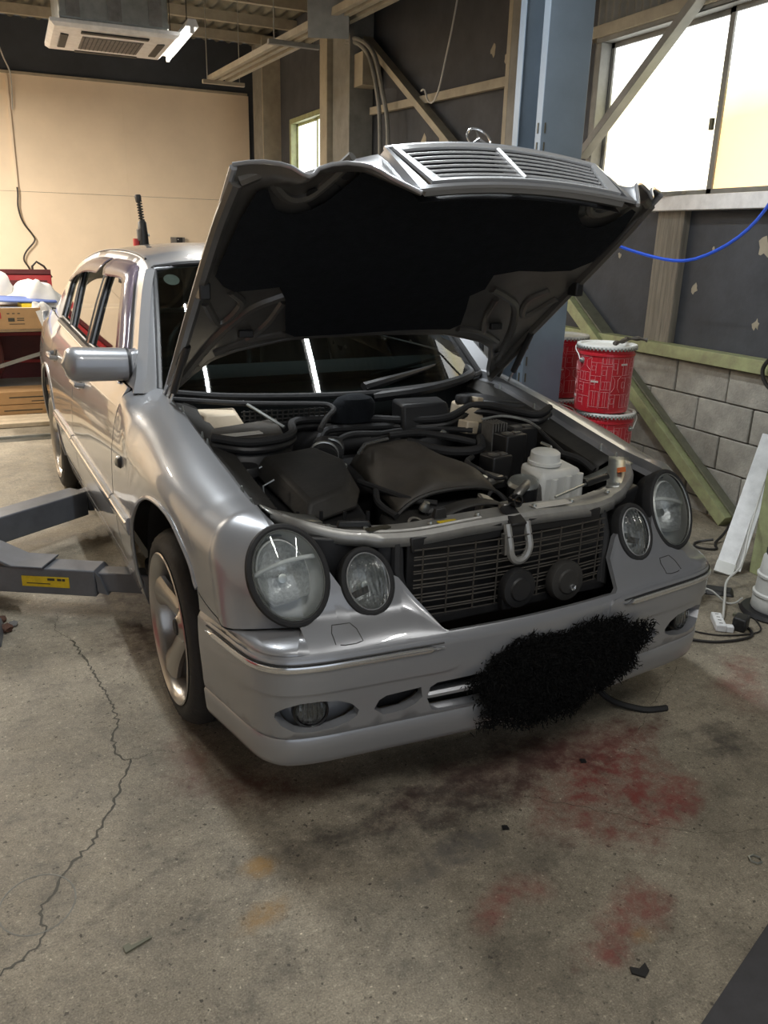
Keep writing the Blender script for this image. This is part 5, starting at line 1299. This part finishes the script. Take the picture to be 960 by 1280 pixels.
bb = tag(MB().hexa([(1.45, .09, .0), (1.53, .07, .0), (1.56, .14, .0), (1.47, .16, .0), (1.45, .10, .10), (1.52, .08, .08), (1.54, .13, .06), (1.47, .15, .09)]).build('small_bag', 'black', bevel=.01), 'small crumpled black bag behind the white ribbed pump', 'bag')
cable('white_lead', [(1.39, -.24, .03), (1.44, -.20, .012), (1.55, -.10, .03), (1.70, .03, .045), (1.80, .05, .10), (1.90, .12, .24), (2.10, .25, .42)], .0055, 'cable_w', 'white cord running from the power strip up along the leaning duct cover')
cable('air_cable', [(2.10, .50, .03), (2.03, .55, .006), (1.98, .49, .006), (2.05, .43, .006), (2.12, .50, .008), (2.20, .52, .05), (2.25, .50, .17), (2.27, .46, .33)], .007, 'cable_b', 'black cable coiled at the wall foot and rising past the green brace')
cable('extension_cord', [(1.42, -.27, .02), (1.46, -.32, .006), (1.40, -.38, .006), (1.24, -.36, .006), (1.12, -.28, .006), (1.02, -.24, .006)], .006, 'cable_b', 'thick black extension cord looping from the power adapter toward the bumper')
cable('thin_cord', [(1.62, -.12, .006), (1.54, -.30, .005), (1.46, -.36, .005), (1.30, -.32, .005), (1.20, -.22, .005), (1.10, -.10, .005)], .0035, 'cable_b', 'thin dark cord crossing the floor behind the extension cord')
cable('grey_lead', [(1.60, -.15, .05), (1.585, -.13, .02), (1.57, -.09, .008), (1.53, -.04, .05), (1.49, .0, .06)], .004, 'cable_w', 'greyish cord between the white drum and the ribbed pump')
cable('drain_hose', [(.46, -.50, .10), (.52, -.57, .03), (.60, -.64, .012), (.66, -.66, .010), (.69, -.665, .010)], .011, 'rubber', 'short dark hose lying under the front bumper edge', 'hose')
cable('air_hose', [(1.55, 1.75, 1.80), (1.72, 1.40, 1.62), (1.78, 1.22, 1.53), (1.86, 1.02, 1.47), (1.93, .84, 1.445), (2.0, .73, 1.48), (2.08, .62, 1.57), (2.15, .55, 1.70), (2.25, .50, 1.95), (2.42, .45, 2.2)], .0085, 'blue', 'blue air hose looping in front of the window and dark boards', 'hose')
cable('wall_cable', [(2.40, .50, 1.06), (2.38, .56, .99), (2.37, .60, .91), (2.38, .56, .83), (2.40, .46, .79)], .011, 'cable_b', 'thick black cable loop on the wall at the right edge')
mt_ = tag(MB().prism([(-.10, -1.61, .001), (.55, -1.36, .001), (.55, -2.3, .001), (-.35, -2.3, .001)][::1], (0, 0, .008)).build('floor_mat', 'mat', smooth=0), 'dark grey floor mat in the near right corner', 'mat')
for nm, P, mt, lab, cat in (('green_strip', [(-1.145, -.965), (-1.085, -.945), (-1.087, -.94), (-1.13, -.950), (-1.135, -.940), (-1.148, -.945)], 'green_dk', 'small green plastic strip on the concrete near the left crack', 'scrap'),
    ('black_chip', [(-.145, -1.455), (-.125, -1.475), (-.105, -1.465), (-.100, -1.445), (-.122, -1.452), (-.138, -1.44)], 'black', 'black leaf-shaped chip on the concrete above the dark mat', 'scrap'),
    ('dark_flake', [(.228, -.795), (.245, -.80), (.250, -.785), (.235, -.778)], 'black', 'tiny dark flake on the red-stained concrete before the bumper', 'scrap'),
    ('brown_flake', [(-.158, -.955), (-.14, -.96), (-.138, -.945), (-.152, -.94)], 'black', 'tiny dark flake on the grey stained patch of concrete', 'scrap')):
    tag(MB().prism([(x, y, .001) for x, y in P], (0, 0, .004)).build(nm, mt, smooth=0), lab, cat)
tag(MB().tube([(.39+.016*math.cos(a), -1.31+.016*math.sin(a), .004) for a in np.linspace(0, 2*PI, 7)[:-1]], .003, 5, closed=True).build('hex_washer', 'galv'), 'small hexagonal metal ring on the concrete near the right edge', 'washer')
for k, (x, y, s, mt) in enumerate(((-1.36, .80, .028, 'rust'), (-1.33, .84, .02, 'stone'), (-1.375, .90, .022, 'rust'))):
    b_ = bmesh.new(); bmesh.ops.create_icosphere(b_, subdivisions=2, radius=s)
    for v_ in b_.verts: v_.co *= 1+rng.normal()*.12; v_.co.z *= .6
    me = bpy.data.meshes.new('rubble'); b_.to_mesh(me); b_.free(); me.materials.append(M[mt]); o = bpy.data.objects.new('rubble', me); COL.objects.link(o); o.location = (x, y, s*.5)
    tag(o, ('rusty brown rubble lump nearest the left edge', 'pale grey rubble lump beside the rusty one at left edge', 'dark rusty rubble lump furthest back at left edge')[k], 'rubble')
tag(MB().hexa([(-1.47, .68, 0), (-1.375, .66, 0), (-1.36, .84, 0), (-1.46, .88, 0), (-1.46, .69, .05), (-1.385, .67, .05), (-1.37, .83, .05), (-1.45, .87, .05)]).build('metal_block', 'lift_arm', bevel=.006), 'grey metal block on the floor at the left edge below the lift arm', 'block')

ct_ = thing('tool_cart', 'unseen red roller tool cart added beyond the left edge, mirrored in the front fender', 'cart', (-2.45, -.35, 0), .2)  # out of view, added for the red reflected in the front fender
MB().box((0, 0, .48), (.45, .70, .72)).build('body', 'red_tool', ct_, bevel=.01)
for k in range(4): MB().box((.228, 0, .22+.17*k), (.012, .64, .15)).build('drawer', 'red_tool', ct_, bevel=.004)
for x in (-.18, .18):
    for y in (-.3, .3): MB().lathe([(0, -.02), (.05, -.02), (.05, .02), (0, .02)], 16, (x, y, .055), (1, 0, 0)).build('castor', 'rubber', ct_)
# ================================================================ left background
tbl = thing('work_table', 'beige-topped work table carrying boxes and rags behind the car', 'table', (-1.55, 5.55, 0))
MB().box((0, 0, .715), (1.75, .75, .035)).build('tabletop', 'cream', tbl, bevel=.004)
for x in (-.82, .82):
    for y in (-.33, .33): MB().box((x, y, .35), (.05, .05, .70)).build('leg', 'greypost', tbl)
MB().box((0, -.05, .20), (1.65, .62, .025)).build('shelf', 'greypost', tbl); MB().bar((-.8, -.36, .10), (.62, -.36, .52), .02, .03).build('brace', 'greypost', tbl)
cy = thing('red_tank', 'dark red cylindrical tank lying under the work table', 'tank', (-1.75, 5.45, .24))
MB().lathe([(0, -.50), (.13, -.49), (.20, -.44), (.215, -.40), (.215, .40), (.20, .44), (.13, .49), (0, .50)], 32, (0, 0, .225), (1, 0, 0)).build('shell', 'red_dark', cy); 
for x in (-.3, .3): MB().box((x, 0, .015), (.05, .28, .03)).build('foot', 'black', cy)
MB().lathe([(0, .03), (.02, .03), (.02, 0)], 12, (.2, 0, .44), (0, 0, 1)).build('valve', 'galv', cy)
bg_ = thing('black_bag', 'black bag slumped on the table edge beside the cardboard box', 'bag', (-.80, 5.22, .735))
b2 = MB().lathe([(0, -.30), (.08, -.29), (.12, -.2), (.125, -.05), (.10, .06), (.05, .10), (0, .11)], 20, (0, -.08, .0)); b2.build('body', 'liner', bg_); MB().tube([(-.05, -.08, .08), (-.03, -.08, .16), (.04, -.08, .15), (.05, -.08, .08)], .008, 6).build('strap', 'black', bg_)
cbx = thing('cardboard_box', 'open cardboard box with printed side standing on the work table', 'box', (-1.24, 5.26, .733))
w, dd_, h = .62, .36, .17
for c, s in (((0, -dd_/2, h/2), (w, .006, h)), ((0, dd_/2, h/2), (w, .006, h)), ((-w/2, 0, h/2), (.006, dd_, h)), ((w/2, 0, h/2), (.006, dd_, h)), ((0, 0, .004), (w, dd_, .006))): MB().box(c, s).build('side', 'card', cbx, smooth=0)
MB().bar((.31, -.18, .17), (.36, -.19, .01), .09, .004, (0, 1, 0)).build('flap', 'cloth_w', cbx); 
pr2 = MB()
for x, z, a, b in ((.08, .125, .02, .008), (.12, .125, .02, .008), (.16, .125, .02, .008), (.10, .075, .05, .03), (.17, .085, .055, .008), (.17, .070, .055, .008), (.14, .04, .12, .006)): pr2.box((x-.02, -dd_/2-.0035, z), (a, .001, b))
pr2.build('printed_marks', 'ink', cbx, smooth=0); MB().box((-.02, -dd_/2-.0035, .11), (.05, .001, .05)).build('red_mark', 'red_tool', cbx, smooth=0)
MB().box((0, 0, .10), (w-.02, dd_-.02, .12)).build('contents', 'cloth_w', cbx, bevel=.03)
def rag(name, x, y, z, sx, sy, sz, mt, lab, seed, cat='rag'):
    r_ = np.random.RandomState(seed); ph = r_.uniform(0, 6, 6); G = []
    for u in np.linspace(0, 1, 15):
        row = []
        for a in np.linspace(0, 2*PI, 25):
            k = max(.02, math.cos(u*PI/2))**.8; q = 1+.20*math.sin(3*a+ph[0]+u*5)+.13*math.sin(6*a+ph[1]-u*8)
            row.append((sx*k*q*math.cos(a), sy*k*q*math.sin(a), sz*math.sin(u*PI/2)*(1+.22*math.sin(2*a+ph[2]+u*3)*k+.10*math.sin(5*a+ph[3])*k)))
        G.append(row)
    o = MB().grid(G).build(name, mt, smooth=80); o.location = (x, y, z); return tag(o, lab, cat)
rag('white_rag', -.93, 5.50, .733, .26, .16, .36, 'cloth_w', 'large heap of white rags at the right end of the work table', 3)
rag('white_bag', -1.30, 5.62, .733, .25, .12, .42, 'cloth_w', 'white plastic bag behind the cardboard box under the red cabinet', 5, 'bag')
rag('hanging_rag', -.93, 5.20, .733, .09, .05, .20, 'cloth_w', 'small white rag at the table edge beside the cardboard box', 8)
rag('dark_coat', -1.36, 5.75, .733, .20, .10, .46, 'dusty2', 'dark grey coat lying behind the white bag', 9, 'coat')
bf = tag(MB().box((-1.1, 5.36, .955), (.62, .22, .012), rotm(.12, .03, .1)).build('blue_folder', 'bluepaper', smooth=0), 'blue folder lying over the box between the white rags', 'folder')
yb_ = tag(MB().box((-1.0, 5.33, .83), (.16, .16, .19), rotm(0, 0, .2)).build('yellow_carton', 'yellow', smooth=0, bevel=.004), 'small yellow carton beside the cardboard box under the folder', 'carton')
rcb = thing('tool_cabinet', 'red sheet-metal tool cabinet behind the table at the left edge', 'cabinet', (-1.42, 6.15, 0))
MB().box((0, 0, .58), (1.30, .40, 1.12)).build('body', 'red_tool', rcb, bevel=.006); MB().box((0, -.19, 1.15), (1.3, .02, .05)).build('lip', 'red_dark', rcb)
for k in range(4): MB().box((0, -.206, .22+.25*k), (1.22, .012, .22)).build('drawer', 'red_dark', rcb, bevel=.003)
MB().tube([(.50, -.1, 1.13), (.50, -.1, 1.20), (.54, -.1, 1.24), (.60, -.1, 1.20), (.66, -.1, 1.10)], .010, 8).build('handle', 'dusty', rcb)
MB().lathe([(0, .05), (.03, .045), (.042, .02), (.035, -.02), (0, -.03)], 20, (-.10, -.19, 1.20), (0, 0, 1)).build('red_knob', 'red', rcb)
for k, (z, x, w, lab) in enumerate(((.02, -1.4, .95, 'long flat cardboard box on the floor under the work table'), (.13, -1.35, .90, 'second long cardboard box lying on top of the floor box under the table'))):
    b = thing('long_carton', lab, 'box', (x, 5.12, z-.02), .0)
    MB().box((0, 0, .065), (w, .30, .105)).build('body', 'card', b, smooth=0, bevel=.003)
    p2 = MB(); p2.box((.25, -.1505, .07), (.30, .001, .010)); p2.box((-.25, -.1505, .07), (.30, .001, .016)); p2.box((.33, -.1505, .035), (.12, .001, .008)); p2.build('printed_marks', 'ink', b, smooth=0)
pk = thing('timber_skid', 'pale timber skid on the floor before the cardboard boxes', 'skid', (-2.0, 4.78, 0))
for k in range(3): MB().box((0, -.12+.12*k, .02), (2.2, .11, .035)).build('plank', 'cream', pk, bevel=.003)
cable('wall_lead', [(-.845, YB-.02, 2.06), (-.845, YB-.02, 1.98), (-.86, YB-.02, 1.80), (-.82, YB-.02, 1.62), (-.72, YB-.02, 1.46), (-.70, YB-.02, 1.38), (-.82, YB-.02, 1.24), (-.86, YB-.02, 1.13), (-.80, YB-.02, 1.0), (-.79, YB-.02, .80)], .011, 'cable_b', 'dark lead hanging in a curve down the beige back wall', n=60)
cd_ = tag(MB().bar((-.83, YB+.005, 3.40), (-.845, YB+.005, 2.06), .024, .03).build('conduit', 'beige'), 'beige conduit running down the beige back wall above the dark lead', 'conduit')
cable('ceiling_lead', [(-1.0, YB-.10, 4.05), (-.92, YB-.10, 3.85), (-.84, YB-.06, 3.6), (-.775, YB-.02, 3.40), (-.80, YB-.02, 3.0)], .009, 'cable_w', 'white lead hanging from the ceiling onto the beige wall at left')
sw = thing('switch_box', 'small grey and black switch box on the beige wall above the roof', 'switch', (1.245, YB-.005, 1.43))
MB().box((0, 0, 0), (.20, .05, .085)).build('case', 'stone', sw, bevel=.004); MB().box((.02, -.028, 0), (.085, .01, .086)).build('face', 'black', sw); MB().lathe([(0, .004), (.006, .003), (.007, 0)], 10, (.0, -.034, .012), (0, -1, 0)).build('lamp', 'white', sw)
jk = thing('spring_strut', 'black coil-over strut on a stand rising behind the car roof', 'strut', (-.065, 5.0, 0))
MB().lathe([(0, 0), (.16, 0), (.16, .02), (.03, .04), (.025, .9), (.025, 1.40)], 24).build('stand', 'greypost', jk)
MB().lathe([(.03, 1.38), (.046, 1.40), (.042, 1.50), (.034, 1.60), (.02, 1.62)], 20).build('strut_body', 'black', jk)
MB().tube([(.020*math.cos(a)-.006*a/20, .020*math.sin(a), 1.60+.0034*a) for a in np.linspace(0, 2*PI*9, 130)], .0055, 6).build('coil_spring', 'dusty', jk)
MB().tube([(0, 0, 1.58), (-.02, 0, 1.80)], .012, 8).build('rod', 'dusty', jk); MB().lathe([(0, .03), (.022, .028), (.028, .015), (.024, -.03)], 18, (-.02, 0, 1.79), (-.1, 0, 1)).build('top_cap', 'black', jk)
MB().lathe([(0, .03), (.03, .03), (.03, -.03), (0, -.03)], 16, (-.055, 0, 1.44), (0, 0, 1)).build('red_collar', 'red_tool', jk); MB().box((-.035, -.01, 1.50), (.03, .05, .10)).build('grey_plate', 'stone', jk, bevel=.01)
MB().lathe([(0, .012), (.012, .010), (.014, 0)], 10, (.04, -.02, 1.50), (1, -.2, .3)).build('bolt', 'galv', jk)

# ================================================================ ceiling fittings
ac = thing('air_conditioner', 'ceiling cassette air conditioner hanging at the upper left', 'air conditioner', (-.19, 5.20, 2.94), math.radians(-1))
def ring4(a, z): return [(-a, -a, z), (a, -a, z), (a, a, z), (-a, a, z)]
pn = MB(); A_ = [ring4(.33, .0), ring4(.44, .012), ring4(.47, .035), ring4(.47, .06), ring4(.43, .065)]
pn.grid([r+[r[0]] for r in A_]); pn.add(ring4(.33, 0), [(0, 1, 2, 3)]); pn.build('panel', 'white', ac, smooth=30)
MB().box((0, 0, -.002), (.46, .46, .01)).build('intake_grille', 'stone', ac, bevel=.003)
for k in range(14): MB().box((-.21+.032*k, 0, -.008), (.006, .44, .004)).build('grille_bar', 'dusty', ac, smooth=0)
for r_ in range(4):
    a = r_*PI/2; R_ = rotm(0, 0, a); MB().box(R_ @ Vector((0, -.36, .000)), (.50, .06, .012), R_).build('louvre', 'dusty', ac, bevel=.004)
MB().box((0, 0, .22), (.80, .80, .30)).build('casing', 'galv', ac, bevel=.01)
for x in (-.38, .38):
    for y in (-.38, .38): MB().tube([(x, y, .3), (x, y, 1.1)], .006, 6).build('hanger_rod', 'galv', ac)
for k in range(3): MB().box((-.3+.3*k, -.405, .22), (.10, .02, .26)).build('casing_bracket', 'alu', ac)
MB().box((.0, -.405, .10), (.80, .012, .03)).build('casing_rail', 'galv', ac)
for i, ((x, y, z), pw, cc) in enumerate(zip(TUBES, TUBE_W, TUBE_C)):
    labs = ['lit fluorescent lamp hanging beside the air conditioner', 'lit fluorescent batten over the left of the car', 'lit fluorescent batten over the right of the car', 'lit fluorescent batten ahead of the car on the left', 'lit fluorescent batten ahead of the car on the right',
            'lit warm batten over the left bay beside the car', 'lit warm batten over the work table at left', 'lit batten over the left bay near the front']
    f = thing('fluorescent_lamp', labs[i], 'lamp', (x, y, z), 0 if i else math.radians(-2), 'fluorescent ceiling lamps')
    MB().hexa([(-.05, -.62, .02), (.05, -.62, .02), (.05, .62, .02), (-.05, .62, .02), (-.03, -.62, .07), (.03, -.62, .07), (.03, .62, .07), (-.03, .62, .07)]).build('housing', 'white', f, smooth=0)
    MB().tube([(0, -.59, -.005), (0, .59, -.005)], .015, 10).build('tube', 'tube', f)
    for e in (-.605, .605): MB().box((0, e, 0), (.03, .025, .05)).build('lamp_holder', 'white', f)
    for e in (-.4, .4): MB().tube([(0, e, .07), (0, e, ZC-z)], .004, 5).build('chain', 'cable_b', f)
    a = area('fluorescent_light', (x, y, z-.03), (.05, 1.18), pw, cc)
# rails (three parallel strips) hung from the roof
for k, (x0, x1) in enumerate(((1.02, 1.26), (1.10, 1.345), (1.20, 1.44))):
    tag(MB().bar((x0, 6.9, 3.06), (x1, 2.6, 3.06), .045, .05).build('ceiling_rail', 'beigepost', smooth=0), ('pale ceiling rail nearest the room middle of the three', 'pale ceiling rail in the middle of the three', 'pale ceiling rail nearest the window wall of the three')[k], 'rail', 'ceiling rails')
for y, lab in ((6.85, 'short pale crossbar ending the ceiling rails at the far end'), (4.75, 'dark crossbar under the ceiling rails by the column')):
    o = thing('rail_hanger', lab, 'hanger', (1.12+(.06 if y < 5 else 0), y, 3.02)); MB().box((.03, 0, 0), (.44, .05, .035)).build('crossbar', 'greypost' if y < 5 else 'beigepost', o)
    for x in (-.14, .2): MB().tube([(x, 0, 0), (x, 0, ZC-3.02)], .005, 5).build('rod', 'galv', o)
for k, dx in enumerate((0, .06)):
    tag(MB().tube([tuple(p) for p in cr([(XW-.16-dx*.3, 6.28-dx, 3.42+dx*.2), (XW-.16, 5.98-dx*1.2, 3.36+dx*.3), (XW-.14, 5.72-dx*2, 3.20), (XW-.12, 5.55-dx*2, 2.85), (XW-.10, 5.52-dx*3, 2.55), (XW-.10, 5.50-dx*3, 2.0), (XW-.10, 5.50-dx*3, .1)], 50)], .022, 8).build('conduit', 'greypost'), ('grey conduit curving down beside the column, left one of the pair', 'grey conduit curving down beside the column, right one of the pair')[k], 'conduit')
cable('white_wire', [(XW-.05, 4.05, 3.75), (XW-.05, 4.18, 3.3), (XW-.05, 4.32, 2.95), (XW-.05, 4.42, 2.74), (XW-.05, 4.52, 2.66), (XW-.05, 4.62, 2.69), (XW-.05, 4.68, 2.78), (XW-.05, 4.75, 2.78)], .008, 'cable_w', 'thin white wire hanging on the dark wall left of the lift post')
